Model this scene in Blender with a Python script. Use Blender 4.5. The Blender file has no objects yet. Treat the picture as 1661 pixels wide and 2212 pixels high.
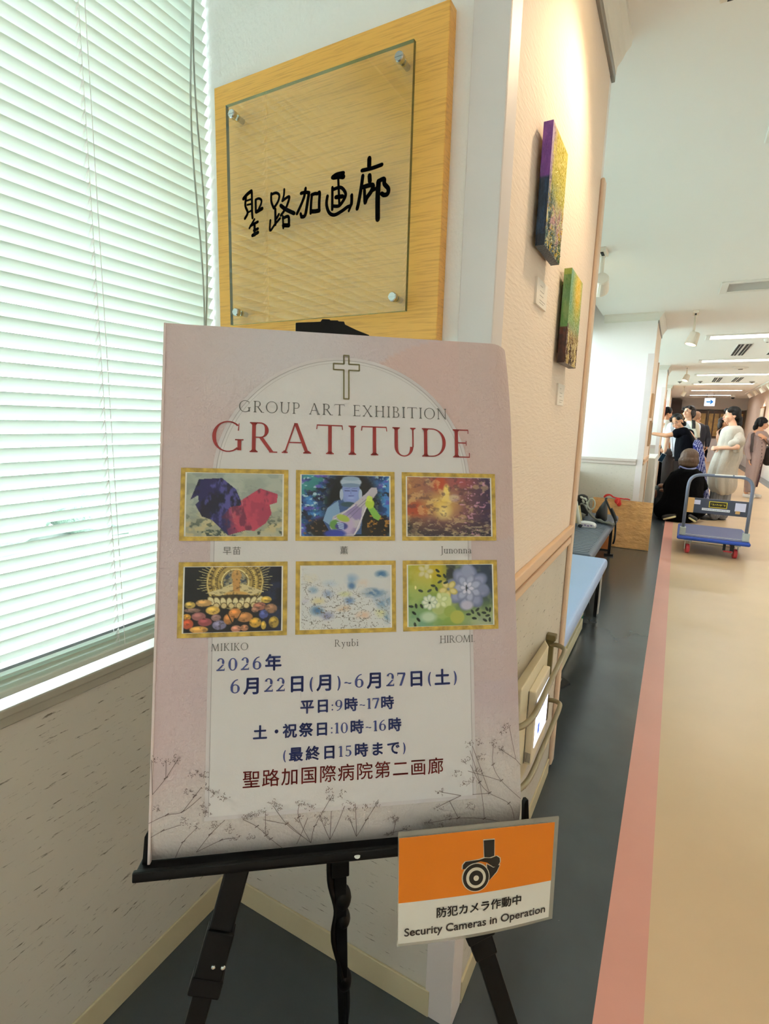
import bpy, bmesh, math, random
import numpy as np
from mathutils import Vector, Matrix, Euler

random.seed(7)
rng = np.random.default_rng(7)
scene = bpy.context.scene
COL = scene.collection
PI = math.pi

# ------------------------------------------------------------------ camera
FPX = 1133.033
yaw, pitch, roll = (math.radians(a) for a in (28.6990953, 10.00935682, 1.58382441))
CAM = Vector((0.0, 0.0, 1.35))
cy, sy, cp, sp, cr, sr = (math.cos(yaw), math.sin(yaw), math.cos(pitch), math.sin(pitch), math.cos(roll), math.sin(roll))
RB = Matrix(((1, 0, 0), (0, 0, -1), (0, 1, 0)))
RY = Matrix(((cy, sy, 0), (-sy, cy, 0), (0, 0, 1)))
RP = Matrix(((1, 0, 0), (0, cp, -sp), (0, sp, cp)))
RR = Matrix(((cr, -sr, 0), (sr, cr, 0), (0, 0, 1)))
MW = RR @ RP @ RB @ RY            # world -> (right, down, forward)
cam_data = bpy.data.cameras.new('camera')
cam = bpy.data.objects.new('camera', cam_data)
COL.objects.link(cam)
right, down, fwd = (Vector(MW[i]) for i in range(3))
mw = Matrix((right, -down, -fwd)).transposed().to_4x4()
mw.translation = CAM
cam.matrix_world = mw
cam_data.sensor_fit = 'HORIZONTAL'
cam_data.sensor_width = 36.0
cam_data.lens = 36.0 * FPX / 1661.0
cam_data.clip_start = 0.02
cam_data.clip_end = 200
scene.camera = cam

# ------------------------------------------------------------------ look, sky and daylight
vs = scene.view_settings
vs.view_transform = 'Standard'
vs.look = 'None'
vs.gamma = 1.0
vs.use_curve_mapping = False
vs.exposure = 0.2
scene.cycles.use_denoising = True
scene.cycles.max_bounces = 10
scene.cycles.diffuse_bounces = 6
scene.cycles.glossy_bounces = 4
scene.cycles.transmission_bounces = 6
scene.cycles.transparent_max_bounces = 12
scene.cycles.sample_clamp_indirect = 6.0
scene.cycles.caustics_reflective = False
scene.cycles.caustics_refractive = False

SKY = 22.0           # daylight outside the blinds
LAMP = 55.0           # fluorescent tubes in the ceiling
SPOT = 17.0          # warm picture spotlights

world = bpy.data.worlds.new('sky')
scene.world = world
world.use_nodes = True
wn = world.node_tree
bg = wn.nodes['Background']
tc = wn.nodes.new('ShaderNodeTexCoord')
sep = wn.nodes.new('ShaderNodeSeparateXYZ')
ramp = wn.nodes.new('ShaderNodeValToRGB')
ramp.color_ramp.elements[0].position = 0.0
ramp.color_ramp.elements[0].color = (0.84, 0.92, 0.97, 1)
ramp.color_ramp.elements[1].position = 0.55
ramp.color_ramp.elements[1].color = (0.82, 0.90, 1.0, 1)
wn.links.new(tc.outputs['Generated'], sep.inputs[0])
wn.links.new(sep.outputs['Z'], ramp.inputs[0])
wn.links.new(ramp.outputs[0], bg.inputs['Color'])
bg.inputs['Strength'].default_value = SKY

# ------------------------------------------------------------------ materials
def lin(c):
    return tuple((x / 12.92 if x <= 0.04045 else ((x + 0.055) / 1.055) ** 2.4) for x in c)

def rgb(h):
    h = h.lstrip('#')
    return lin(tuple(int(h[i:i + 2], 16) / 255 for i in (0, 2, 4)))

MATS = {}
def mat(name, color='#808080', rough=0.6, metal=0.0, spec=0.5, emit=None, estr=1.0, bump=None, mottle=None, attr=False, trans=0.0, alpha=None, sheen=0.0, coat=0.0):
    """principled material; bump = (scale xyz or number, strength, distance); mottle = (scale, amount)"""
    if name in MATS:
        return MATS[name]
    m = bpy.data.materials.new(name)
    m.use_nodes = True
    nt = m.node_tree
    b = nt.nodes['Principled BSDF']
    c = rgb(color) if isinstance(color, str) else color
    b.inputs['Base Color'].default_value = (*c, 1)
    b.inputs['Roughness'].default_value = rough
    b.inputs['Metallic'].default_value = metal
    b.inputs['Specular IOR Level'].default_value = spec
    b.inputs['Coat Weight'].default_value = coat
    if sheen:
        b.inputs['Sheen Weight'].default_value = sheen
    if emit:
        e = rgb(emit) if isinstance(emit, str) else emit
        b.inputs['Emission Color'].default_value = (*e, 1)
        b.inputs['Emission Strength'].default_value = estr
    t = nt.nodes.new('ShaderNodeTexCoord')
    src = None
    if attr:
        a = nt.nodes.new('ShaderNodeAttribute')
        a.attribute_name = 'paint'
        src = a.outputs['Color']
    if mottle:
        n = nt.nodes.new('ShaderNodeTexNoise')
        mp = nt.nodes.new('ShaderNodeMapping')
        s = mottle[0]
        mp.inputs['Scale'].default_value = s if isinstance(s, tuple) else (s, s, s)
        nt.links.new(t.outputs['Object'], mp.inputs[0])
        nt.links.new(mp.outputs[0], n.inputs['Vector'])
        n.inputs['Scale'].default_value = 1.0
        n.inputs['Detail'].default_value = 5
        mr = nt.nodes.new('ShaderNodeMapRange')
        mr.inputs[1].default_value = 0.3
        mr.inputs[2].default_value = 0.7
        mr.inputs[3].default_value = 1 - mottle[1]
        mr.inputs[4].default_value = 1 + mottle[1]
        nt.links.new(n.outputs['Fac'], mr.inputs[0])
        mx = nt.nodes.new('ShaderNodeVectorMath')
        mx.operation = 'SCALE'
        if src is not None:
            nt.links.new(src, mx.inputs[0])
        else:
            mx.inputs[0].default_value = c
        nt.links.new(mr.outputs[0], mx.inputs['Scale'])
        src = mx.outputs[0]
    if src is not None:
        nt.links.new(src, b.inputs['Base Color'])
    if bump:
        n = nt.nodes.new('ShaderNodeTexNoise')
        mp = nt.nodes.new('ShaderNodeMapping')
        s = bump[0]
        mp.inputs['Scale'].default_value = s if isinstance(s, tuple) else (s, s, s)
        nt.links.new(t.outputs['Object'], mp.inputs[0])
        nt.links.new(mp.outputs[0], n.inputs['Vector'])
        n.inputs['Scale'].default_value = 1.0
        n.inputs['Detail'].default_value = 3
        bp = nt.nodes.new('ShaderNodeBump')
        bp.inputs['Strength'].default_value = bump[1]
        bp.inputs['Distance'].default_value = bump[2]
        nt.links.new(n.outputs['Fac'], bp.inputs['Height'])
        nt.links.new(bp.outputs[0], b.inputs['Normal'])
    MATS[name] = m
    return m

def flecks(name, base, fleck, scale, thresh=0.62, rough=0.5, soft=0.06, mott=0.05):
    """flat colour with dark elongated or round flecks"""
    m = mat(name, base, rough=rough, mottle=(3.0, mott))
    nt = m.node_tree
    b = nt.nodes['Principled BSDF']
    prev = b.inputs['Base Color'].links[0].from_socket
    t = nt.nodes.new('ShaderNodeTexCoord')
    mp = nt.nodes.new('ShaderNodeMapping')
    mp.inputs['Scale'].default_value = scale
    n = nt.nodes.new('ShaderNodeTexNoise')
    n.inputs['Scale'].default_value = 1.0
    n.inputs['Detail'].default_value = 6
    n.inputs['Roughness'].default_value = 0.72
    r = nt.nodes.new('ShaderNodeMapRange')
    r.inputs[1].default_value = thresh
    r.inputs[2].default_value = thresh + soft
    mix = nt.nodes.new('ShaderNodeMix')
    mix.data_type = 'RGBA'
    nt.links.new(t.outputs['Object'], mp.inputs[0])
    nt.links.new(mp.outputs[0], n.inputs['Vector'])
    nt.links.new(n.outputs['Fac'], r.inputs[0])
    nt.links.new(r.outputs[0], mix.inputs[0])
    nt.links.new(prev, mix.inputs[6])
    mix.inputs[7].default_value = (*rgb(fleck), 1)
    nt.links.new(mix.outputs[2], b.inputs['Base Color'])
    return m

def wood(name, c1, c2, scale, rough=0.45):
    m = mat(name, c1, rough=rough)
    nt = m.node_tree
    b = nt.nodes['Principled BSDF']
    t = nt.nodes.new('ShaderNodeTexCoord')
    mp = nt.nodes.new('ShaderNodeMapping')
    mp.inputs['Scale'].default_value = scale
    n = nt.nodes.new('ShaderNodeTexNoise')
    n.inputs['Scale'].default_value = 1.0
    n.inputs['Detail'].default_value = 6
    n.inputs['Distortion'].default_value = 0.4
    r = nt.nodes.new('ShaderNodeValToRGB')
    r.color_ramp.elements[0].position = 0.34
    r.color_ramp.elements[0].color = (*rgb(c2), 1)
    r.color_ramp.elements[1].position = 0.52
    r.color_ramp.elements[1].color = (*rgb(c1), 1)
    nt.links.new(t.outputs['Object'], mp.inputs[0])
    nt.links.new(mp.outputs[0], n.inputs['Vector'])
    nt.links.new(n.outputs['Fac'], r.inputs[0])
    nt.links.new(r.outputs[0], b.inputs['Base Color'])
    return m

def pane(name, tint, gloss=0.0, ior=1.5):
    """thin glass: clear, with a Fresnel reflection"""
    m = bpy.data.materials.new(name)
    m.use_nodes = True
    nt = m.node_tree
    nt.nodes.remove(nt.nodes['Principled BSDF'])
    out = nt.nodes['Material Output']
    tr = nt.nodes.new('ShaderNodeBsdfTransparent')
    tr.inputs[0].default_value = (*tint, 1)
    gl = nt.nodes.new('ShaderNodeBsdfGlossy')
    gl.inputs['Roughness'].default_value = 0.0
    fr = nt.nodes.new('ShaderNodeFresnel')
    fr.inputs['IOR'].default_value = max(ior, 1.01)
    ad = nt.nodes.new('ShaderNodeMath')
    ad.operation = 'ADD'
    ad.inputs[1].default_value = gloss
    mx = nt.nodes.new('ShaderNodeMixShader')
    if ior > 1:
        nt.links.new(fr.outputs[0], ad.inputs[0])
        nt.links.new(ad.outputs[0], mx.inputs[0])
    else:
        mx.inputs[0].default_value = gloss
    nt.links.new(tr.outputs[0], mx.inputs[1])
    nt.links.new(gl.outputs[0], mx.inputs[2])
    nt.links.new(mx.outputs[0], out.inputs[0])
    MATS[name] = m
    return m

# ------------------------------------------------------------------ object helpers
WL = {}
def new_obj(name, data, loc, parent=None):
    o = bpy.data.objects.new(name, data)
    COL.objects.link(o)
    loc = Vector(loc)
    if parent is not None:
        o.parent = parent
        o.location = loc - WL[parent.name]
    else:
        o.location = loc
    WL[o.name] = loc
    return o

def tag(o, label, cat, group=None, kind=None):
    if label: o['label'] = label
    if cat: o['category'] = cat
    if group: o['group'] = group
    if kind: o['kind'] = kind
    return o

def thing(name, label, cat, loc, group=None):
    return tag(new_obj(name, None, loc), label, cat, group)

def copy_tree(o, parent=None, delta=(0, 0, 0)):
    c = o.copy()
    COL.objects.link(c)
    if parent is not None:
        c.parent = parent
    else:
        c.location = o.location + Vector(delta)
    for ch in list(o.children):
        copy_tree(ch, c)
    return c

class MB:
    def __init__(self):
        self.v, self.f, self.mi, self.cur = [], [], [], 0
    def add(self, vs_, fs_):
        k = len(self.v)
        self.v += [tuple(p) for p in vs_]
        self.f += [tuple(i + k for i in f) for f in fs_]
        self.mi += [self.cur] * len(fs_)
        return self
    def box(self, lo, hi, M=None):
        x0, y0, z0 = lo
        x1, y1, z1 = hi
        p = [Vector(q) for q in ((x0, y0, z0), (x1, y0, z0), (x1, y1, z0), (x0, y1, z0), (x0, y0, z1), (x1, y0, z1), (x1, y1, z1), (x0, y1, z1))]
        if M is not None:
            p = [M @ q for q in p]
        return self.add(p, [(0, 3, 2, 1), (4, 5, 6, 7), (0, 1, 5, 4), (1, 2, 6, 5), (2, 3, 7, 6), (3, 0, 4, 7)])
    def prism(self, poly, d):
        """extrude a planar polygon of 3D points along vector d"""
        n = len(poly)
        a = [Vector(p) for p in poly]
        d = Vector(d)
        b = [p + d for p in a]
        return self.add(a + b, [tuple(range(n))[::-1], tuple(range(n, 2 * n))] + [(i, (i + 1) % n, n + (i + 1) % n, n + i) for i in range(n)])
    def tube(self, path, r, n=10, cap=True, squash=None):
        P = [Vector(p) for p in path]
        R = r if isinstance(r, (list, tuple)) else [r] * len(P)
        rings = []
        up = None
        for i, p in enumerate(P):
            t = (P[min(i + 1, len(P) - 1)] - P[max(i - 1, 0)]).normalized()
            if up is None:
                up = Vector((0, 0, 1)) if abs(t.z) < 0.9 else Vector((1, 0, 0))
            a = t.cross(up)
            if a.length < 1e-4:
                a = t.cross(Vector((0, 1, 0.1)))
            a.normalize()
            b = a.cross(t).normalized()
            up = b
            q = squash or (1, 1)
            rings.append([p + (a * math.cos(k * 2 * PI / n) * q[0] + b * math.sin(k * 2 * PI / n) * q[1]) * R[i] for k in range(n)])
        vs_ = [v for ring in rings for v in ring]
        fs_ = []
        for i in range(len(rings) - 1):
            for k in range(n):
                fs_.append((i * n + k, i * n + (k + 1) % n, (i + 1) * n + (k + 1) % n, (i + 1) * n + k))
        if cap:
            fs_.append(tuple(range(n))[::-1])
            fs_.append(tuple((len(rings) - 1) * n + k for k in range(n)))
        return self.add(vs_, fs_)
    def loft(self, rings, cap=True):
        """rings of equal point counts"""
        n = len(rings[0])
        vs_ = [v for ring in rings for v in ring]
        fs_ = [(i * n + k, i * n + (k + 1) % n, (i + 1) * n + (k + 1) % n, (i + 1) * n + k) for i in range(len(rings) - 1) for k in range(n)]
        if cap:
            fs_.append(tuple(range(n))[::-1])
            fs_.append(tuple((len(rings) - 1) * n + k for k in range(n)))
        return self.add(vs_, fs_)
    def ell(self, c, r, M=None, nu=14, nv=9):
        c = Vector(c)
        rings = []
        for i in range(1, nv):
            th = PI * i / nv
            ring = []
            for k in range(nu):
                ph = 2 * PI * k / nu
                q = Vector((r[0] * math.sin(th) * math.cos(ph), r[1] * math.sin(th) * math.sin(ph), r[2] * math.cos(th)))
                if M is not None:
                    q = M @ q
                ring.append(c + q)
            rings.append(ring)
        k0 = len(self.v)
        self.loft(rings, cap=False)
        t, b = Vector((0, 0, r[2])), Vector((0, 0, -r[2]))
        if M is not None:
            t, b = M @ t, M @ b
        kt = len(self.v)
        self.v += [tuple(c + t), tuple(c + b)]
        last = k0 + (nv - 2) * nu
        for k in range(nu):
            self.f.append((kt, k0 + (k + 1) % nu, k0 + k))
            self.f.append((kt + 1, last + k, last + (k + 1) % nu))
            self.mi += [self.cur] * 2
        return self
    def cap(self, p0, p1, r0, r1, n=12):
        """tapered capsule"""
        p0, p1 = Vector(p0), Vector(p1)
        self.ell(p0, (r0, r0, r0), nu=n, nv=8)
        self.ell(p1, (r1, r1, r1), nu=n, nv=8)
        if (p1 - p0).length > 1e-5:
            self.tube([p0, p1], [r0, r1], n=n)
        return self
    def grid(self, fn, us, vs_):
        """surface fn(u, v) over parameter lists"""
        nu, nv = len(us), len(vs_)
        pts = [fn(u, v) for v in vs_ for u in us]
        fs_ = [(j * nu + i, j * nu + i + 1, (j + 1) * nu + i + 1, (j + 1) * nu + i) for j in range(nv - 1) for i in range(nu - 1)]
        return self.add(pts, fs_)
    def build(self, name, m, parent=None, smooth=False, bevel=0.0, seg=2, loc=None, paint=None):
        me = bpy.data.meshes.new(name)
        V = np.array(self.v, float)
        if parent is not None:
            base = np.array(WL[parent.name]) if loc is None else np.array(loc, float)
        elif loc is not None:
            base = np.array(loc, float)
        else:
            base = (V.min(0) + V.max(0)) / 2
            base[2] = V[:, 2].min()
        me.from_pydata([tuple(p) for p in V - base], [], self.f)
        for mm in (m if isinstance(m, (list, tuple)) else [m]):
            me.materials.append(mm)
        if any(self.mi):
            me.polygons.foreach_set('material_index', self.mi)
        if smooth:
            me.polygons.foreach_set('use_smooth', [True] * len(me.polygons))
        if paint is not None:
            at = me.color_attributes.new('paint', 'FLOAT_COLOR', 'POINT')
            buf = np.ones((len(V), 4), np.float32)
            buf[:, :3] = paint
            at.data.foreach_set('color', buf.ravel())
        me.update()
        o = new_obj(name, me, base, parent)
        if bevel:
            b = o.modifiers.new('bevel', 'BEVEL')
            b.width = bevel
            b.segments = seg
            b.limit_method = 'ANGLE'
            b.harden_normals = False
        return o

def struct(o):
    o['kind'] = 'structure'
    return o

def smooth_path(pts, n=6):
    """Catmull-Rom through points"""
    P = [Vector(p) for p in pts]
    out = []
    for i in range(len(P) - 1):
        a, b, c, d = P[max(i - 1, 0)], P[i], P[i + 1], P[min(i + 2, len(P) - 1)]
        for k in range(n):
            t = k / n
            out.append(0.5 * ((2 * b) + (c - a) * t + (2 * a - 5 * b + 4 * c - d) * t * t + (3 * b - a - 3 * c + d) * t ** 3))
    out.append(P[-1])
    return out

def remeshed(name, mb, m, parent, voxel=0.006, smooth=6, paint=None):
    """one continuous skin around the shapes of mb"""
    tmp = mb.build('tmp', m, loc=(0, 0, 0))
    rm = tmp.modifiers.new('r', 'REMESH')
    rm.mode = 'VOXEL'
    rm.voxel_size = voxel
    sm = tmp.modifiers.new('s', 'SMOOTH')
    sm.factor = 0.5
    sm.iterations = smooth
    bpy.context.view_layer.update()
    me = bpy.data.meshes.new_from_object(tmp.evaluated_get(bpy.context.evaluated_depsgraph_get()))
    me.name = name
    base = WL[parent.name] if parent is not None else Vector((0, 0, 0))
    me.transform(Matrix.Translation(-base))
    me.polygons.foreach_set('use_smooth', [True] * len(me.polygons))
    me.materials.clear()
    me.materials.append(m)
    old = tmp.data
    bpy.data.objects.remove(tmp)
    bpy.data.meshes.remove(old)
    return new_obj(name, me, base, parent)
# ------------------------------------------------------------------ the room
XC, YB, XA = -0.308, 0.9327, -0.989      # corridor face of the pillars, face of the first pillar, window wall
ZC = 2.54
XR = 2.27
YF = 25.3
PILLARS = [(YB, 2.0), (6.45, 7.6), (11.9, 13.05), (17.5, 18.6)]
BAYS = [(-3.0, YB), (2.0, 6.45), (7.6, 11.9), (13.05, 17.5)]

m_paper = mat('white_wallpaper', '#f3f1f0', rough=0.75, bump=((150, 150, 90), 0.35, 0.004))
m_weave = mat('woven_wallpaper', '#efdfd0', rough=0.75, bump=((60, 30, 160), 0.4, 0.004))
m_vinyl = flecks('speckled_vinyl', '#cdc7bc', '#5d5344', (21, 21, 150), thresh=0.60, soft=0.07, rough=0.55)
m_base = mat('cream_baseboard', '#c9bd9c', rough=0.5, mottle=(4, 0.05))
m_rail = mat('peach_rail', '#d9b795', rough=0.45)
m_guard = mat('guard_plastic', '#ddd5d4', rough=0.5, mottle=(6, 0.03))
m_ceil = mat('ceiling_white', '#f2f2f0', rough=0.85)
m_trim = mat('trim_white', '#e4e2da', rough=0.5)
m_metal = mat('brushed_metal', '#8f8b85', rough=0.35, metal=0.9)
m_alu = mat('window_aluminium', '#7d7f80', rough=0.4, metal=0.6)
m_dark = flecks('dark_floor', '#43494d', '#8f928e', (75, 75, 75), thresh=0.71, soft=0.04, rough=0.22, mott=0.14)
m_pink = mat('pink_floor', '#d79a8c', rough=0.38, mottle=(1.6, 0.06))
m_cream = mat('cream_floor', '#d2b592', rough=0.34, mottle=(1.1, 0.09))
m_black = mat('black_metal', '#0b0b0c', rough=0.4)
m_blackm = mat('black_plastic', '#101113', rough=0.55)
m_white = mat('white_plastic', '#e9e8e4', rough=0.45)
m_glass_win = pane('window_pane', (0.93, 0.97, 0.96), 0.0, 1.45)

fl = MB()
for i, (x0, x1) in enumerate(((-1.3, -0.026), (-0.026, 0.077), (0.077, 2.0), (2.0, 2.4))):
    fl.cur = (0, 1, 2, 0)[i]
    fl.add([(x0, -4, 0), (x1, -4, 0), (x1, YF + .3, 0), (x0, YF + .3, 0)], [(0, 1, 2, 3)])
struct(fl.build('floor', [m_dark, m_pink, m_cream], loc=(0, 0, 0)))

# ceiling with openings for the recessed lamps
LAMPY = [5.55 + 2.87 * k for k in range(-3, 7)]  # the last one is an added lamp that brightens the name boards
LX0, LX1, LH = 0.24, 1.6, 0.15
cb = MB()
edges = [-4.0]
for y in LAMPY:
    edges += [y - LH - .01, y + LH + .01]
edges.append(YF + .3)
def slab(x0, x1, y0, y1):
    cb.box((x0, y0, ZC), (x1, y1, ZC + .04))
for i in range(len(edges) - 1):
    if i % 2:
        slab(-0.84, LX0 - .01, edges[i], edges[i + 1])
        slab(LX1 + .01, 2.4, edges[i], edges[i + 1])
    else:
        slab(-0.84, 2.4, edges[i], edges[i + 1])
cb.box((-1.35, -4, ZC + .14), (-0.8, YF + .3, ZC + .18))       # roof of the curtain slot
cb.box((-0.86, -4, ZC), (-0.84, YF + .3, ZC + .16))            # its side
struct(cb.build('ceiling', m_ceil, loc=(0, 0, ZC)))

wb = MB()
wb.box((-1.34, -4, 0), (XA, YF + .3, 0.815))
struct(wb.build('wall_window_low', m_vinyl, loc=(0, 0, 0)))
wb = MB()
wb.box((-1.34, -4, 2.42), (-1.1, YF + .3, 2.75))
struct(wb.build('wall_window_top', m_paper, loc=(0, 0, 0)))
wb = MB()
wb.box((XA, -4, 0), (XA + .006, YB, 0.072))
for a, b in BAYS[1:]:
    wb.box((XA, a, 0), (XA + .006, b, 0.072))
struct(wb.build('baseboard_window', m_base, loc=(0, 0, 0), bevel=.002))
wb = MB()
wb.box((XR, -4, 0.42), (XR + .1, YF, 2.72))
struct(wb.build('wall_right', mat('warm_wall', '#ead9cb', rough=0.7), loc=(0, 0, 0)))
wb = MB()
wb.box((XR - .015, -4, 0), (XR + .1, YF, 0.42))
struct(wb.build('wall_right_low', mat('white_wainscot', '#e6e6e4', rough=0.5), loc=(0, 0, 0)))
wb = MB()
wb.box((-1.35, -4.1, 0), (2.4, -4, 2.75))
struct(wb.build('wall_behind', m_paper, loc=(0, 0, 0)))
wb = MB()
wb.box((-1.35, YF, 0), (2.4, YF + .1, 2.75))
struct(wb.build('wall_far', mat('grey_wall', '#c4c2be', rough=0.7), loc=(0, 0, 0)))
wb = MB()
wb.box((-1.34, 18.6, 0), (-0.36, YF, 2.75))                    # the corridor narrows past the last pillar
struct(wb.build('wall_alcove_end', m_paper, loc=(0, 0, 0)))

def pillar(i, y0, y1):
    up = MB()
    up.box((-1.34, y0, 0.985), (XC, y1, ZC + .15))
    o = struct(up.build('wall_pillar', m_paper if i else m_paper, loc=(XC, y0, 0)))
    lo = MB()
    lo.box((-1.34, y0, 0), (XC, y1, 0.985))
    struct(lo.build('wall_pillar_low', m_vinyl, loc=(XC, y0, 0)))
    bb = MB()
    bb.box((-1.0, y0 - .006, 0), (XC - .05, y0, 0.07))
    bb.box((XC, y0 + .06, 0), (XC + .006, y1 - .05, 0.06))
    bb.box((-1.0, y1, 0), (XC - .05, y1 + .006, 0.07))
    struct(bb.build('baseboard_pillar', m_base, loc=(XC, y0, 0), bevel=.0015))
    # chair rail: two beads over a fillet
    def rail(prof, p0, d):
        pass
    r = MB()
    for z0, z1, t in ((0.962, 0.992, .016), (0.948, 0.962, .006), (0.925, 0.948, .011)):
        r.box((XC, y0 + .06, z0), (XC + t, y1 - .03, z1))
    struct(r.build('trim_chair_rail', m_rail, loc=(XC, y0, .9), bevel=.004))
    r = MB()
    for z0, z1, t in ((0.962, 0.992, .016), (0.948, 0.962, .006), (0.925, 0.948, .011)):
        r.box((-1.12, y0 - t, z0), (XC - .062, y0, z1))
    struct(r.build('trim_chair_rail_face', mat('grey_rail', '#c9bdb6', rough=0.5), loc=(XC, y0, .9), bevel=.004))
    g = MB()
    t = .004
    H = 2.12
    g.box((XC - .06, y0 - t, 0.0), (XC + t, y0 + .0, H))
    g.box((XC, y0, 0.0), (XC + t, y0 + .058, H))
    struct(g.build('trim_corner_guard', m_guard, loc=(XC, y0, 0), bevel=.0015))
    g = MB()
    g.box((XC, y1 - .045, 0.03), (XC + .014, y1 + .004, H + .02))
    g.box((XC - .05, y1, 0.03), (XC + .012, y1 + .014, H + .02))
    struct(g.build('trim_end_guard', mat('guard_peach', '#d8bfa8', rough=0.45), loc=(XC, y1, 0), bevel=.006, seg=3))
    # cove moulding under the ceiling, with a metal picture rail below
    prof = [(0, 2.455), (.012, 2.455), (.014, 2.475), (.026, 2.49), (.036, 2.51), (.05, 2.525), (.052, ZC), (0, ZC)]
    c = MB()
    c.prism([(XC + a, y0 - .03, z) for a, z in prof], (0, y1 - y0 + .03, 0))
    struct(c.build('trim_cove', m_trim, loc=(XC, y0, ZC)))
    c = MB()
    c.prism([(-0.84, y0 - a * .6, z) for a, z in prof], (XC + .84, 0, 0))
    struct(c.build('trim_cove_face', m_trim, loc=(XC, y0, ZC)))
    pr = MB()
    pr.box((XC, y0, 2.432), (XC + .011, y1, 2.455))
    struct(pr.build('trim_picture_rail', m_metal, loc=(XC, y0, 2.43), bevel=.002))
for i, (a, b) in enumerate(PILLARS):
    pillar(i, a, b)
for o in COL.objects:
    if o.name == 'wall_pillar':
        pass

# wallpaper on the corridor side of the pillars is woven
for a, b in PILLARS:
    w = MB()
    w.box((XC, a + .058, 0.992), (XC + .0015, b - .045, 2.432))
    struct(w.build('wall_corridor_paper', m_weave, loc=(XC, a, 1)))

# ------------------------------------------------------------------ windows
for i, (a, b) in enumerate(BAYS):
    root = new_obj('window_%d' % (i + 1), None, (-1.13, (a + b) / 2, 0.82))
    root['kind'] = 'structure'
    f = MB()
    n = 3
    for k in range(n + 1):
        y = a + (b - a) * k / n
        f.box((-1.16, y - .02, 0.84), (-1.11, y + .02, 2.42))
    f.box((-1.16, a, 0.82), (-1.11, b, 0.848))
    f.box((-1.16, a, 2.38), (-1.11, b, 2.42))
    f.build('window_frame', m_alu, root)
    g = MB()
    g.box((-1.138, a, 0.86), (-1.132, b, 2.4))
    g.build('pane', m_glass_win, root)
    s = MB()
    s.box((-1.3, a, 0.815), (XA + .012, b, 0.832))
    s.box((XA - .002, a, 0.795), (XA + .007, b, 0.815))
    s.build('sill', mat('sill_grey', '#a5a091', rough=0.4), root, bevel=.003)

# ------------------------------------------------------------------ outside the windows
og = MB()
og.add([(-40, -30, -0.35), (-1.34, -30, -0.35), (-1.34, 50, -0.35), (-40, 50, -0.35)], [(0, 1, 2, 3)])
struct(og.build('lawn_ground', flecks('lawn', '#b2b8ae', '#dcdcd6', (2.5, 2.5, 2.5), thresh=0.6, rough=0.9, mott=0.25), loc=(-20, 0, -.35)))
hd = MB()
for k in range(26):
    yy = -9 + k * 1.25
    for q in range(5):
        hd.ell((-7.5 + rng.uniform(-.6, .6), yy + rng.uniform(-.6, .6), 0.1 + rng.uniform(0, .75)), (rng.uniform(.5, .9), rng.uniform(.5, .9), rng.uniform(.4, .7)), nu=9, nv=6)
tag(hd.build('hedge', mat('hedge_green', '#8fa394', rough=0.9, mottle=(6, .5), bump=(18, 1.0, .08)), smooth=True), 'clipped green hedge on the lawn outside the blinds', 'hedge', kind='stuff')

# ------------------------------------------------------------------ venetian blinds
def slat_mat():
    m = bpy.data.materials.new('blind_slat')
    m.use_nodes = True
    nt = m.node_tree
    p = nt.nodes['Principled BSDF']
    p.inputs['Base Color'].default_value = (*rgb('#dde6dc'), 1)
    p.inputs['Roughness'].default_value = 0.38
    tl = nt.nodes.new('ShaderNodeBsdfTranslucent')
    tl.inputs[0].default_value = (*rgb('#e8f0e6'), 1)
    mx = nt.nodes.new('ShaderNodeMixShader')
    mx.inputs[0].default_value = 0.07
    nt.links.new(p.outputs[0], mx.inputs[1])
    nt.links.new(tl.outputs[0], mx.inputs[2])
    nt.links.new(mx.outputs[0], nt.nodes['Material Output'].inputs[0])
    return m
m_slat = slat_mat()
m_cord = mat('blind_cord', '#aab3ad', rough=0.6)
m_ladder = mat('blind_ladder_cord', '#ffffff', rough=0.4)

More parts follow.
